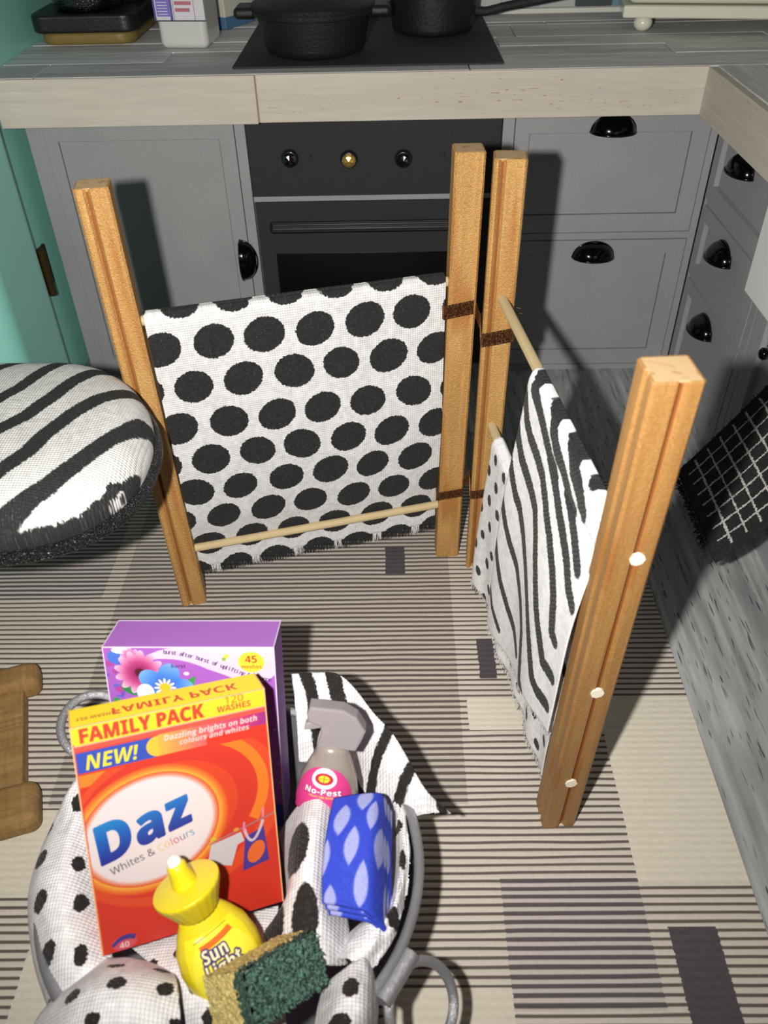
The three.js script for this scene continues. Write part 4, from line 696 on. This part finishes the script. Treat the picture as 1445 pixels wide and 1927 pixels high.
{
  const g = thing('soap_powder_box', 'purple soap powder carton with printed flowers standing behind the orange one', 'carton');
  pose(g, [-0.3078, 0.1718, 1.6764], [-0.3267, -0.0072, -0.0091]);
  const flower = (c, x, y, r, n, cols, mid) => { for (let i = 0; i < n; i++) { const a = i / n * 6.283; c.save(); c.translate(x, y); c.rotate(a); const q = c.createLinearGradient(0, 0, r, 0); cols.forEach((k, j) => q.addColorStop(j / (cols.length - 1), k)); c.fillStyle = q; c.beginPath(); c.ellipse(r * 0.56, 0, r * 0.46, r * 1.5 / n + r * 0.08, 0, 0, 7); c.fill(); c.restore(); } oval(c, x, y, r * 0.2, r * 0.2, mid); };
  const front = canvasTex(752, 990, (c, w, h) => {
    const Y = (v) => (1 - v) * h, X = (u) => u * w;
    c.fillStyle = '#a864c4'; c.fillRect(0, 0, w, h);
    c.fillStyle = '#dccfe0'; c.beginPath(); c.moveTo(X(0.24), Y(0.95)); c.quadraticCurveTo(X(0.34), Y(1.0), X(0.45), Y(1)); c.lineTo(X(1), Y(1)); c.lineTo(X(1), Y(0.86)); c.quadraticCurveTo(X(0.93), Y(0.80), X(0.82), Y(0.825)); c.quadraticCurveTo(X(0.66), Y(0.84), X(0.45), Y(0.925)); c.quadraticCurveTo(X(0.33), Y(0.955), X(0.25), Y(0.93)); c.fill();
    c.fillStyle = '#a864c4'; c.beginPath(); c.moveTo(X(0.25), Y(0.93)); c.quadraticCurveTo(X(0.42), Y(0.965), X(0.6), Y(0.89)); c.quadraticCurveTo(X(0.75), Y(0.845), X(0.82), Y(0.815)); c.lineTo(X(0.5), Y(0.8)); c.fill();
    const s = 'burst after burst of uplifting fragrance', p = (t) => [mix(X(0.35), X(0.97), t), Y(0.985 - 0.02 * t - 0.13 * Math.sin(t * 1.9) * t)];
    [...s].forEach((ch, i) => { const t = i / s.length, a = p(t), b = p(t + 0.02); text(c, ch, a[0], a[1] + 18, 29, '#5a3a78', { rot: Math.atan2(b[1] - a[1], b[0] - a[0]) }); });
    for (let i = 0; i < 26; i++) oval(c, X(rr(0, 0.2)), Y(rr(0.6, 0.95)), rr(6, 22), rr(5, 16), ['#7a52c0', '#b04aa0', '#5a6ad0', '#3a9a50', '#d070c0'][i % 5], rr(0, 3));
    oval(c, X(0.06), Y(0.95), 30, 34, '#4a7ad8'); oval(c, X(0.1), Y(0.985), 40, 18, '#d8e4f4');
    c.fillStyle = '#3aa048'; c.beginPath(); c.moveTo(X(0.42), Y(0.8)); c.lineTo(X(0.53), Y(0.855)); c.lineTo(X(0.5), Y(0.76)); c.fill(); oval(c, X(0.14), Y(0.79), 50, 34, '#2f8a48', 0.5);
    flower(c, X(0.155), Y(0.955), 44, 8, ['#8a2a5a', '#d87ab0', '#ecc0dc'], '#7a1a40'); flower(c, X(0.2), Y(0.87), 112, 13, ['#7a1a4a', '#c04a88', '#f0c8e0'], '#5a1a2a'); flower(c, X(0.34), Y(0.79), 128, 5, ['#3a62c8', '#4a8ae4', '#7ab4f0'], '#f0c830');
    for (let i = 0; i < 12; i++) { const a = i / 12 * 6.283; oval(c, X(0.34) + Math.cos(a) * 34, Y(0.79) + Math.sin(a) * 34, 16, 6, '#f4f0d8', a); } oval(c, X(0.34), Y(0.79), 24, 24, '#f0c830'); oval(c, X(0.22), Y(0.765), 40, 46, '#dce8f6');
    text(c, 'burst', X(0.385), Y(0.895), 26, '#4a3068', { skew: -0.2 }); oval(c, X(0.475), Y(0.865), 13, 9, '#f0e8f4');
    oval(c, X(0.865), Y(0.925), 58, 52, '#f4e23c'); text(c, '45', X(0.865), Y(0.922), 50, '#cc3a28', { align: 'center' }); text(c, 'washes', X(0.865), Y(0.893), 26, '#c86a28', { align: 'center' }); oval(c, X(0.72), Y(0.955), 13, 10, '#e4d840'); oval(c, X(0.705), Y(0.94), 10, 9, '#8ab848');
    for (let i = 0; i < 60; i++) oval(c, X(rr(0.5, 1)), Y(rr(0, 0.75)), rr(3, 9), rr(3, 7), ['#c89ad8', '#d8b8e4', '#4a8a48', '#6a5ad0'][i % 4]);
    c.fillStyle = '#8a3aa8'; c.fillRect(X(0.4), Y(0.1), w, h); oval(c, X(0.96), Y(0.05), 60, 90, '#4a5ad0');
  });
  const plum = std({ roughness: 0.6, map: tex(128, 256, (u, v) => { const s = 10 * (noise(u * 30, v * 60) - 0.5), q = noise(u * 14, v * 34 + 2) > 0.85 ? 24 : 0; return [138 + s + q, 84 + s + q, 172 + s + q]; }) });
  const bars = carton(g, 0.2503, 0.3292, 0.0789, { front: std({ map: front, color: 0xe6e0e6, roughness: 0.5 }), top: std({ color: 0xa066bb, roughness: 0.6, bumpMap: paintBump, bumpScale: 0.0006 }), side: plum });
  obj('card_edges', bars, cardEdge, g);
}

// ---------------------------------------------------------------- washing-up liquid, spray bottle, sponge, blue cloth
const aimY = (g, base, tip, face) => {            // local +y from base to tip, local +z as near as it can to the given point
  const y = tip.clone().sub(base).normalize(), z = face.clone().sub(base); z.sub(y.clone().multiplyScalar(z.dot(y))).normalize();
  g.position.copy(base); g.quaternion.setFromRotationMatrix(new THREE.Matrix4().makeBasis(y.clone().cross(z), y, z));
};
const lathe = (P, n = 40, p0 = 0, pl = Math.PI * 2) => new THREE.LatheGeometry(P.map((p) => new THREE.Vector2(...p)), n, p0, pl);
const EYE = V(0, 1.42, 2.4);
{
  const g = thing('detergent_bottle', 'bright yellow washing-up liquid bottle leaning on the orange carton', 'bottle');
  aimY(g, V(-0.222, 0.24, 1.962), V(-0.288, 0.416, 1.884), EYE);
  const yellow = phy({ color: 0xddc818, roughness: 0.4, clearcoat: 0.25, clearcoatRoughness: 0.3 }), L = V(-0.222, 0.24, 1.962).distanceTo(V(-0.288, 0.416, 1.884));
  const bodyP = [[0, 0], [0.046, 0], [0.05, 0.006], [0.0535, 0.03], [0.054, 0.05], [0.049, 0.078], [0.038, 0.1], [0.0295, 0.113], [0.026, 0.122], [0, 0.122]];
  const b = lathe(bodyP, 48); b.scale(1, 1, 0.62); obj('body', b, yellow, g);
  const flu = lathe([[0.02, 0.118], [0.0275, 0.12], [0.043, 0.152], [0.0445, 0.157], [0.0435, 0.16], [0.016, 0.163], [0, 0.163]], 72);
  { const p = flu.attributes.position; for (let i = 0; i < p.count; i++) { const x = p.getX(i), z = p.getZ(i), y = p.getY(i); if (y < 0.156 && y > 0.1195) { const k = 1 + 0.022 * Math.cos(24 * Math.atan2(z, x)); p.setX(i, x * k); p.setZ(i, z * k); } } flu.computeVertexNormals(); }
  obj('cap', flu, yellow, g);
  const sp = lathe([[0.0165, 0.162], [0.0155, 0.17], [0.0125, L - 0.02], [0.0125, L - 0.014], [0.009, L - 0.0095], [0, L - 0.0095]], 28); obj('spout', sp, yellow, g);
  const tp = new THREE.SphereGeometry(0.0095, 18, 12); tp.translate(0, L - 0.0085, 0); obj('spout_tip', tp, std({ color: 0xf3efdc, roughness: 0.4 }), g).userData.label = 'white rounded spout tip';
  const lab = canvasTex(512, 448, (c, w, h) => {
    c.fillStyle = '#f0dc22'; c.fillRect(0, 0, w, h); oval(c, w / 2, h * 0.62, w * 0.46, h * 0.6, '#f4e840'); oval(c, w * 0.3, h * 0.05, 50, 16, '#f8f090');
    c.strokeStyle = '#6a6420'; c.lineWidth = 5; c.beginPath(); c.moveTo(90, 34); c.quadraticCurveTo(250, 6, 420, 12); c.stroke();
    c.fillStyle = '#e06a20'; c.beginPath(); c.moveTo(130, 62); c.lineTo(410, 38); c.lineTo(416, 78); c.lineTo(138, 102); c.fill();
    for (const k of [0, 1]) for (const [q, x, y] of [['Sun', 128, 168], ['Light', 112, 256]]) text(c, q, x, y, 106, '#f3ecc0', { skew: -0.06, ...(k ? {} : { stroke: '#4a3a68', lw: 22 }) });
  });
  const lb = lathe(bodyP.slice(2, 7).map(([r, y]) => [r + 0.0009, y]), 30, -0.95, 1.9); lb.scale(1, 1, 0.625);
  obj('label', lb, std({ map: lab, roughness: 0.5, side: THREE.DoubleSide }), g).userData.label = 'printed front label';
}
{
  const g = thing('spray_bottle', 'clear plastic trigger spray bottle with a bright pink label', 'bottle');
  const base = V(-0.112, 0.262, 1.722), tip = V(-0.087, 0.43, 1.648); aimY(g, base, tip, EYE);
  const clear = phy({ color: 0xcfc4bc, roughness: 0.22, transmission: 0.6, thickness: 0, clearcoat: 0.8, clearcoatRoughness: 0.08, side: THREE.DoubleSide });
  const milky = phy({ color: 0xb4adb1, roughness: 0.25, transmission: 0.4, thickness: 0, clearcoat: 0.8, clearcoatRoughness: 0.1, side: THREE.DoubleSide });
  const P = [[0, 0], [0.043, 0], [0.0465, 0.005], [0.047, 0.025], [0.043, 0.05], [0.034, 0.074], [0.0245, 0.096], [0.0225, 0.11], [0, 0.11]];
  const b = lathe(P, 44); b.scale(1, 1, 0.7); obj('body', b, clear, g);
  const hp = new THREE.Shape([[-0.03, 0.108], [-0.026, 0.132], [-0.028, 0.15], [-0.05, 0.158], [-0.053, 0.17], [-0.05, 0.182], [0.004, 0.182], [0.026, 0.17], [0.042, 0.146], [0.036, 0.124], [0.03, 0.108]].map((p) => new THREE.Vector2(...p)));
  const hg = new THREE.ExtrudeGeometry(hp, { depth: 0.022, bevelEnabled: true, bevelSize: 0.004, bevelThickness: 0.004, bevelSegments: 3 }); hg.translate(0, -0.11, -0.011); hg.scale(0.86, 0.8, 1); hg.translate(0.006, 0.11, 0); obj('spray_head', hg, milky, g).userData.label = 'cloudy grey trigger head';
  const tr = new THREE.Shape([[-0.03, 0.155], [-0.056, 0.145], [-0.057, 0.135], [-0.046, 0.137], [-0.026, 0.143]].map((p) => new THREE.Vector2(...p)));
  const tg = new THREE.ExtrudeGeometry(tr, { depth: 0.01, bevelEnabled: true, bevelSize: 0.002, bevelThickness: 0.002, bevelSegments: 2 }); tg.translate(0, -0.11, -0.005); tg.scale(0.86, 0.8, 1); tg.translate(0.006, 0.11, 0); obj('trigger', tg, milky, g);
  const lab = canvasTex(512, 512, (c, w, h) => {
    c.fillStyle = '#c43a7c'; c.fillRect(0, 0, w, h); oval(c, w * 0.5, h * 0.2, 112, 104, '#d8d2d6'); oval(c, w * 0.5, h * 0.21, 80, 58, '#b01c34'); oval(c, w * 0.5, h * 0.21, 50, 36, '#d8be28'); c.fillStyle = '#7a5a18'; c.fillRect(w * 0.5 - 3, h * 0.14, 6, 72); c.fillRect(w * 0.5 - 40, h * 0.21 - 2, 80, 4);
    text(c, 'No-Pest', w * 0.5, h * 0.53, 84, '#f6e8ee', { align: 'center', stroke: '#8a2050', lw: 6, sx: 0.94 }); text(c, 'KILLS THE BUGS', w * 0.5, h * 0.6, 26, '#f0c840', { align: 'center' });
    c.strokeStyle = '#4a1a30'; c.lineWidth = 9; c.beginPath(); c.moveTo(150, 420); c.quadraticCurveTo(230, 450, 330, 440); c.stroke();
  });
  const prof = [[0.0478, 0.003], [0.0483, 0.025], [0.0443, 0.05], [0.0365, 0.0705], [0.031, 0.083]], rAt = (y) => { let i = 0; while (i < 3 && prof[i + 1][1] < y) i++; return mix(prof[i][0], prof[i + 1][0], (y - prof[i][1]) / (prof[i + 1][1] - prof[i][1])); };
  const lb = sheet((u, v) => { const f = mix(-1.3, 0.95, u), q = Math.abs(u - 0.5) * 2, y = mix(0.003, 0.022 + 0.056 * Math.sqrt(Math.max(0, 1 - q * q * q)), v), r = rAt(y); return V(Math.sin(f) * r, y, Math.cos(f) * r * 0.71); }, 30, 16, 0.0004, (p, u, v) => [u, (p.y - 0.003) / 0.075]);
  obj('label', lb, std({ map: lab, roughness: 0.45, side: THREE.DoubleSide }), g).userData.label = 'pink label with a red and yellow eye';
}
{
  const g = thing('sponge', 'yellow sponge with a rough dark green scouring side lying in the tub', 'sponge');
  pose(g, [-0.1385, 0.335, 1.9955], [0.4111, 0.5419, -0.8507]);
  const rough = (geo, a, f, s) => { const p = geo.attributes.position, q = geo.attributes.normal; for (let i = 0; i < p.count; i++) { const x = p.getX(i), y = p.getY(i), z = p.getZ(i), k = a * (noise((x + y * 0.7 + s) * f, (z - y * 0.9 + s) * f) - 0.5); p.setXYZ(i, x + q.getX(i) * k, y + q.getY(i) * k, z + q.getZ(i) * k); } geo.computeVertexNormals(); return geo; };
  const boxy = (w, h, d, sx, sy, sz) => new THREE.BoxGeometry(w, h, d, sx, sy, sz);
  const foam = rough(boxy(0.1365, 0.051, 0.066, 54, 20, 30), 0.004, 320, 3); foam.translate(0, -0.0425, 0);
  obj('foam', foam, std({ roughness: 0.9, map: tex(256, 256, (u, v) => { const s = 34 * (noise(u * 60, v * 60, 60, 60) - 0.5), k = noise(u * 70 + 4, v * 70, 70, 70) > 0.93 ? 46 : 0; return [203 + s + k, 184 + s + k, 116 + s + k]; }), bumpMap: tex(128, 128, (u, v) => 255 * noise(u * 50, v * 50, 50, 50), 1, 1, 0, 0, false), bumpScale: 0.003 }), g);
  const pad = rough(boxy(0.1345, 0.018, 0.064, 90, 12, 44), 0.008, 260, 9); pad.translate(0, -0.009, 0);
  obj('scourer', pad, std({ roughness: 0.75, map: tex(256, 256, (u, v) => { const k = 0.6 * noise(u * 50, v * 38, 50, 38) + 0.4 * noise(u * 110, v * 90, 110, 90); return mix3([26, 52, 46], [106, 140, 124], sstep(0.25, 0.85, k)); }), bumpMap: tex(128, 128, (u, v) => 255 * noise(u * 60, v * 60, 60, 60), 1, 1, 0, 0, false), bumpScale: 0.004 }), g).userData.label = 'rough dark green scourer';
  const fib = []; for (let i = 0; i < 420; i++) { const a = V(rr(-0.066, 0.066), 0, rr(-0.031, 0.031)); fib.push([a, a.clone().add(V(rr(-0.006, 0.006), rr(0.0, 0.005), rr(-0.006, 0.006)))]); }
  stuff(obj('scourer_fibres', threads(fib, 0.0007), std({ color: 0x5f8a78, roughness: 0.7 }), g));
}
{
  const rows = [[[-0.096, 0.318, 1.745], [-0.062, 0.322, 1.741], [-0.03, 0.318, 1.737], [-0.018, 0.3, 1.738]], [[-0.102, 0.322, 1.79], [-0.066, 0.332, 1.785], [-0.034, 0.33, 1.783], [-0.018, 0.296, 1.785]], [[-0.106, 0.32, 1.845], [-0.07, 0.332, 1.845], [-0.038, 0.33, 1.845], [-0.019, 0.29, 1.845]], [[-0.104, 0.316, 1.896], [-0.07, 0.322, 1.905], [-0.04, 0.32, 1.912], [-0.019, 0.285, 1.918]]];
  const leaf = [[0.47, 0.1, 0.14, 0.16], [0.2, 0.31, 0.12, 0.15], [0.62, 0.30, 0.12, 0.15], [0.36, 0.56, 0.12, 0.15], [0.80, 0.54, 0.14, 0.16], [0.52, 0.83, 0.13, 0.15], [0.03, 0.62, 0.1, 0.15], [0.95, 0.05, 0.15, 0.17], [0.12, 0.95, 0.1, 0.12], [0.97, 0.85, 0.08, 0.13]];
  const map = tex(256, 512, (u, v) => { let k = 0; const w = 1 - v; for (const [a, b, p, q] of leaf) { const dx = (u - a + 0.12 * (w - b)) / p, dy = (w - b) / q; k = Math.max(k, sstep(1.12, 0.72, Math.abs(dx) * 1.15 + dy * dy * 0.9)); } const s = 16 * (noise(u * 60, v * 120) - 0.5); return mix3([40 + s, 64 + s, 190 + s], [152 + s, 158 + s, 212 + s], k); }, 1, 1, 0, 0, true, false);
  const m = std({ map, roughness: 0.8, bumpMap: paintBump, bumpScale: 0.001, side: THREE.DoubleSide });
  const g = thing('folded_cloth', 'folded blue cleaning cloth with pale leaf-shaped spots', 'cloth');
  const shift = (d) => rows.map((r) => r.map((p) => [p[0] + d * 0.35, p[1] - d, p[2] + d * 0.25]));
  [0, 0.011, 0.022].forEach((d) => obj('fold', sheet((u, v) => gridPoint(shift(d), u, v), 24, 30, -0.006, (p, u, v) => [u, 1 - v]), m, g));
}

// ================================================================ ON THE WORKTOP
const TOP = 0.9218;
{
  const g = thing('coffee_machine', 'black coffee machine with an olive gold base at the fridge end of the worktop', 'coffee machine', V(-0.868, TOP, -0.43));
  const foot = (x0, x1, z0, z1, c) => { const s = new THREE.Shape(); s.moveTo(x0 + c, -z1); s.lineTo(x1 - c, -z1); s.quadraticCurveTo(x1 - c * 0.2, -z1, x1, -z1 + c); s.lineTo(x1, -z0 - c); s.quadraticCurveTo(x1, -z0, x1 - c, -z0); s.lineTo(x0 + c, -z0); s.quadraticCurveTo(x0, -z0, x0, -z0 - c); s.lineTo(x0, -z1 + c); s.quadraticCurveTo(x0 + c * 0.2, -z1, x0 + c, -z1); return s; };
  const ext = (s, h, b) => { const q = new THREE.ExtrudeGeometry(s, { depth: h - 2 * b, bevelEnabled: true, bevelSize: b, bevelThickness: b, bevelSegments: 4, bevelOffset: -b, curveSegments: 10 }); q.rotateX(-Math.PI / 2); q.translate(0, b, 0); return q; };
  const q1 = ext(foot(-0.128, 0.142, -0.18, 0.178, 0.05), 0.034, 0.012); q1.translate(0, 0.004, 0); obj('base', q1, std({ color: 0x7c6a34, roughness: 0.5, bumpMap: paintBump, bumpScale: 0.0015 }), g).userData.label = 'olive gold base';
  const q2 = ext(foot(-0.142, 0.158, -0.19, 0.19, 0.042), 0.046, 0.008); q2.translate(0, 0.036, 0); obj('drip_tray', q2, satinBlack, g);
  obj('tower', soft(-0.12, 0.14, 0.075, 0.48, -0.185, 0.01, 0.03, false, 0, 0, 5), satinBlack, g);
  obj('brewing_head', soft(-0.125, 0.145, 0.36, 0.5, -0.185, 0.17, 0.03, false, 0, 0, 5), satinBlack, g);
  const jug = lathe([[0, 0], [0.088, 0], [0.1, 0.02], [0.108, 0.08], [0.1, 0.14], [0.07, 0.19], [0.06, 0.21], [0, 0.21]], 48);
  { const p = jug.attributes.position; for (let i = 0; i < p.count; i++) { const a = Math.atan2(p.getZ(i), p.getX(i)), k = 1 + 0.014 * Math.sin(a * 9 + p.getY(i) * 30) * noise(a * 3 + 9, p.getY(i) * 40); p.setX(i, p.getX(i) * k); p.setZ(i, p.getZ(i) * k); } jug.translate(0.005, 0.082, 0.078); jug.computeVertexNormals(); }
  obj('jug', jug, phy({ color: 0x080808, roughness: 0.1, clearcoat: 1, bumpMap: paintBump, bumpScale: 0.006 }), g).userData.label = 'glossy black jug';
  for (const x of [-0.075, 0.085]) obj('foot', rod(V(x, 0, 0.12), V(x, 0.006, 0.12), 0.012, 14), satinBlack, g);
}
{
  const g = thing('milk_bottle', 'white plastic bottle with a purple printed label beside the coffee machine', 'bottle', V(-0.572, TOP, -0.275));
  g.rotation.y = rad(-6);
  const milk = phy({ color: 0xdcdcd8, roughness: 0.25, clearcoat: 0.6, transmission: 0.12 });
  obj('body', soft(-0.062, 0.075, 0, 0.3, -0.07, 0.075, 0.018, false, 0, 0, 5), milk, g);
  const nk = lathe([[0.05, 0], [0.034, 0.04], [0.026, 0.06], [0.026, 0.09], [0, 0.09]], 28); nk.translate(0.006, 0.292, 0); obj('neck', nk, milk, g);
  const lab = canvasTex(768, 512, (c, w, h) => {
    c.fillStyle = '#d4d2d8'; c.fillRect(0, 0, w, h); c.fillStyle = '#5a4a98'; c.fillRect(0, 0, w, h * 0.5); c.fillRect(0, 0, 30, h); c.fillRect(w * 0.32, h * 0.1, 40, h); c.fillStyle = '#d8d4de'; c.fillRect(w * 0.06, h * 0.1, w * 0.24, h * 0.62); c.fillRect(w * 0.40, 0, w * 0.40, h);
    c.fillStyle = '#b87080'; for (let i = 0; i < 11; i++) c.fillRect(w * 0.43, h * (0.04 + i * 0.08), w * (0.33 - 0.04 * (i % 3)), h * 0.045);
    c.fillStyle = '#7a70c0'; c.fillRect(w * 0.06, h * 0.74, w * 0.28, h * 0.2); c.fillStyle = '#4a3a88'; c.fillRect(w * 0.8, 0, w * 0.1, h * 0.6); c.fillStyle = '#3a3450'; c.fillRect(0, h - 8, w, 8); c.fillRect(w * 0.395, 0, 6, h); c.fillRect(w * 0.8, 0, 6, h);
    for (let i = 0; i < 5; i++) { c.fillStyle = '#e8e4f0'; c.fillRect(w * 0.08, h * (0.77 + i * 0.035), w * 0.2, 4); }
  });
  const lm = std({ map: lab, roughness: 0.5 });
  const lf = new THREE.BoxGeometry(0.142, 0.2, 0.002); lf.translate(0.0065, 0.168, 0.0755); const ls = new THREE.BoxGeometry(0.002, 0.2, 0.13); ls.translate(-0.0625, 0.168, 0.004);
  obj('label', [lf, ls], lm, g);
}
{
  const g = thing('small_packet', 'small pale packet with a blue band standing behind the white bottle', 'packet', V(-0.495, TOP, -0.545));
  g.rotation.y = rad(62);
  obj('pack', soft(-0.075, 0.075, 0.012, 0.22, -0.04, 0.04, 0.003), std({ color: 0xc6c6bb, roughness: 0.7, bumpMap: paintBump, bumpScale: 0.001 }), g);
  obj('band', soft(-0.0755, 0.0755, 0, 0.034, -0.0405, 0.0405, 0.003), std({ color: 0x4a7096, roughness: 0.6 }), g).userData.label = 'blue band round the foot';
}
const hob = obj('hob', soft(-0.405, 0.289, TOP, TOP + 0.005, -0.615, 0.05, 0.0015), blackCard); tag(hob, 'flat black hob sheet lying on the worktop above the oven', 'hob');
{
  const g = thing('casserole_pot', 'round black casserole pot with lid and side handles at the front left of the hob', 'pot', V(-0.202, TOP + 0.005, -0.125)); g.scale.setScalar(1.04);
  obj('body', lathe([[0, 0], [0.112, 0], [0.124, 0.006], [0.131, 0.022], [0.146, 0.094], [0.15, 0.1], [0.145, 0.1], [0.124, 0.012], [0, 0.01]], 60), ironBlack, g);
  obj('rim_band', lathe([[0.148, 0.086], [0.156, 0.09], [0.157, 0.1], [0.15, 0.104], [0.146, 0.104]], 60), ironBlack, g);
  obj('lid', lathe([[0.156, 0.102], [0.158, 0.106], [0.154, 0.112], [0.12, 0.128], [0.06, 0.142], [0.02, 0.146], [0, 0.146]], 60), ironBlack, g);
  obj('lid_knob', lathe([[0.012, 0.144], [0.012, 0.158], [0.028, 0.17], [0.028, 0.178], [0.012, 0.184], [0, 0.184]], 28), ironBlack, g);
  for (const s of [-1, 1]) obj('handle', [soft(s * 0.17 - 0.028, s * 0.17 + 0.028, 0.08, 0.106, -0.045, 0.045, 0.012, false, 0, 0, 4)], ironBlack, g);
}
{
  const g = thing('saucepan', 'black saucepan with a long side handle at the back right of the hob', 'saucepan', V(0.125, TOP + 0.005, -0.37));
  obj('body', lathe([[0, 0], [0.104, 0], [0.115, 0.006], [0.12, 0.02], [0.13, 0.15], [0.134, 0.156], [0.128, 0.157], [0.114, 0.012], [0, 0.01]], 60), ironBlack, g);
  const cv = new THREE.CatmullRomCurve3([V(0.108, 0.05, 0.01), V(0.15, 0.047, 0.012), V(0.207, 0.058, 0.012), V(0.31, 0.074, 0.012), V(0.4, 0.088, 0.012)]);
  const h = new THREE.TubeGeometry(cv, 30, 0.012, 12); obj('handle', h, ironBlack, g);
}
{
  const g = thing('bread_bin', 'cream enamel bread bin on round ball feet at the right of the worktop', 'bread bin', V(0.66, TOP, -0.305));
  g.rotation.y = rad(-9);
  obj('plinth', soft(0, 0.62, 0.036, 0.068, -0.27, 0, 0.006, false, 0, 0, 3), creamEnamel, g);
  obj('body', soft(0.012, 0.608, 0.0695, 0.36, -0.262, -0.01, 0.02, false, 0, 0, 4), creamEnamel, g);
  for (const [x, z] of [[0.062, -0.032], [0.56, -0.032], [0.062, -0.24], [0.56, -0.24]]) { const q = new THREE.SphereGeometry(0.0265, 24, 18); q.scale(1, 0.82, 1); q.translate(x, 0.0212, z); obj('ball_foot', q, creamEnamel, g); }
}

// ---------------------------------------------------------------- towel on a rail by the sink
{
  const r = thing('towel_rail', 'black towel rail standing out from the sink cabinet on the right', 'towel rail');
  obj('bar', rod(V(0.84, 0.497, 0.75), V(0.84, 0.497, 1.5), 0.009, 16), satinBlack, r);
  for (const z of [0.79, 1.45]) obj('bracket', rod(V(0.84, 0.497, z), V(0.893, 0.497, z), 0.007, 12), satinBlack, r);
  const nearE = [[0.648, 0.245, 0.88], [0.69, 0.296, 0.872], [0.758, 0.39, 0.862], [0.823, 0.487, 0.853], [0.84, 0.512, 0.85], [0.855, 0.49, 0.85], [0.862, 0.33, 0.85], [0.864, 0.2, 0.85]];
  const farE = [[0.64, 0.25, 1.18], [0.685, 0.296, 1.178], [0.755, 0.385, 1.175], [0.823, 0.487, 1.17], [0.84, 0.512, 1.17], [0.855, 0.49, 1.17], [0.862, 0.33, 1.17], [0.864, 0.2, 1.17]];
  const rows = nearE.map((p, i) => [p, [mix(p[0], farE[i][0], 0.5), mix(p[1], farE[i][1], 0.5) + 0.004, mix(p[2], farE[i][2], 0.5)], farE[i]]);
  const ink = (u, v) => { const a = ((u / 0.034) % 1 + 1) % 1, b = ((v / 0.036) % 1 + 1) % 1, w = 0.062; return Math.min(Math.abs(a - 0.5), Math.abs(b - 0.5)) < w && u > 0.02 && u < 0.285 && v > 0.03 ? 0 : 1; };
  let len = [0]; for (let i = 1; i < nearE.length; i++) len.push(len[i - 1] + V(...nearE[i]).distanceTo(V(...nearE[i - 1])));
  const map = clothMap(512, 1024, 0.4, 0.9, 0, 0, ink, [206, 206, 204], [30, 30, 31]);
  const P = (u, v) => gridPoint(rows, u, v), lenAt = (v) => { const s = v * (len.length - 1), i = Math.min(len.length - 2, Math.floor(s)); return mix(len[i], len[i + 1], s - i); };
  const t = obj('hand_towel', sheet(P, 44, 60, 0.012, (p, u, v) => [u * 0.305, lenAt(v)]), std({ map, roughness: 1, bumpMap: fibre, bumpScale: 0.004, side: THREE.DoubleSide }));
  tag(t, 'black towel with a thin white grid hanging stiffly by the right-hand cabinets', 'towel');
  const f = []; for (let i = 0; i < 420; i++) { const a = P(rnd(), 0.004).add(V(0, -rr(0, 0.01), 0)); f.push([a, a.clone().add(V(-rr(0.004, 0.014), rr(-0.012, 0.006), rr(-0.008, 0.008)))]); } for (let i = 0; i < 160; i++) { const a = P(rnd() < 0.5 ? 0.001 : 0.999, rr(0, 0.5)); f.push([a, a.clone().add(V(rr(-0.005, 0.005), rr(-0.008, 0.004), rr(-0.008, 0.008)))]); }
  stuff(obj('fringe', threads(f, 0.0009), std({ color: 0x2c2c2d, roughness: 1 }), t));
}

// ---------------------------------------------------------------- the lamp that lit the picture
{
  const g = thing('flash_lamp', 'small round flash lamp held up beside the viewer', 'lamp', V(0, 0, 0));
  const d = FLASH_AIM.clone().sub(FLASH_AT).normalize(); g.position.copy(FLASH_AT).addScaledVector(d, -0.016); g.quaternion.setFromUnitVectors(V(0, 0, 1), d);
  const c = new THREE.CylinderGeometry(0.03, 0.03, 0.02, 24); c.rotateX(Math.PI / 2); c.translate(0, 0, -0.012); obj('housing', c, satinBlack, g);
  const l = new THREE.CylinderGeometry(0.02, 0.02, 0.003, 24); l.rotateX(Math.PI / 2); obj('lens', l, std({ color: 0xffffff, emissive: 0xfffaf2, emissiveIntensity: 3 }), g);
}
renderer.render(scene, camera);
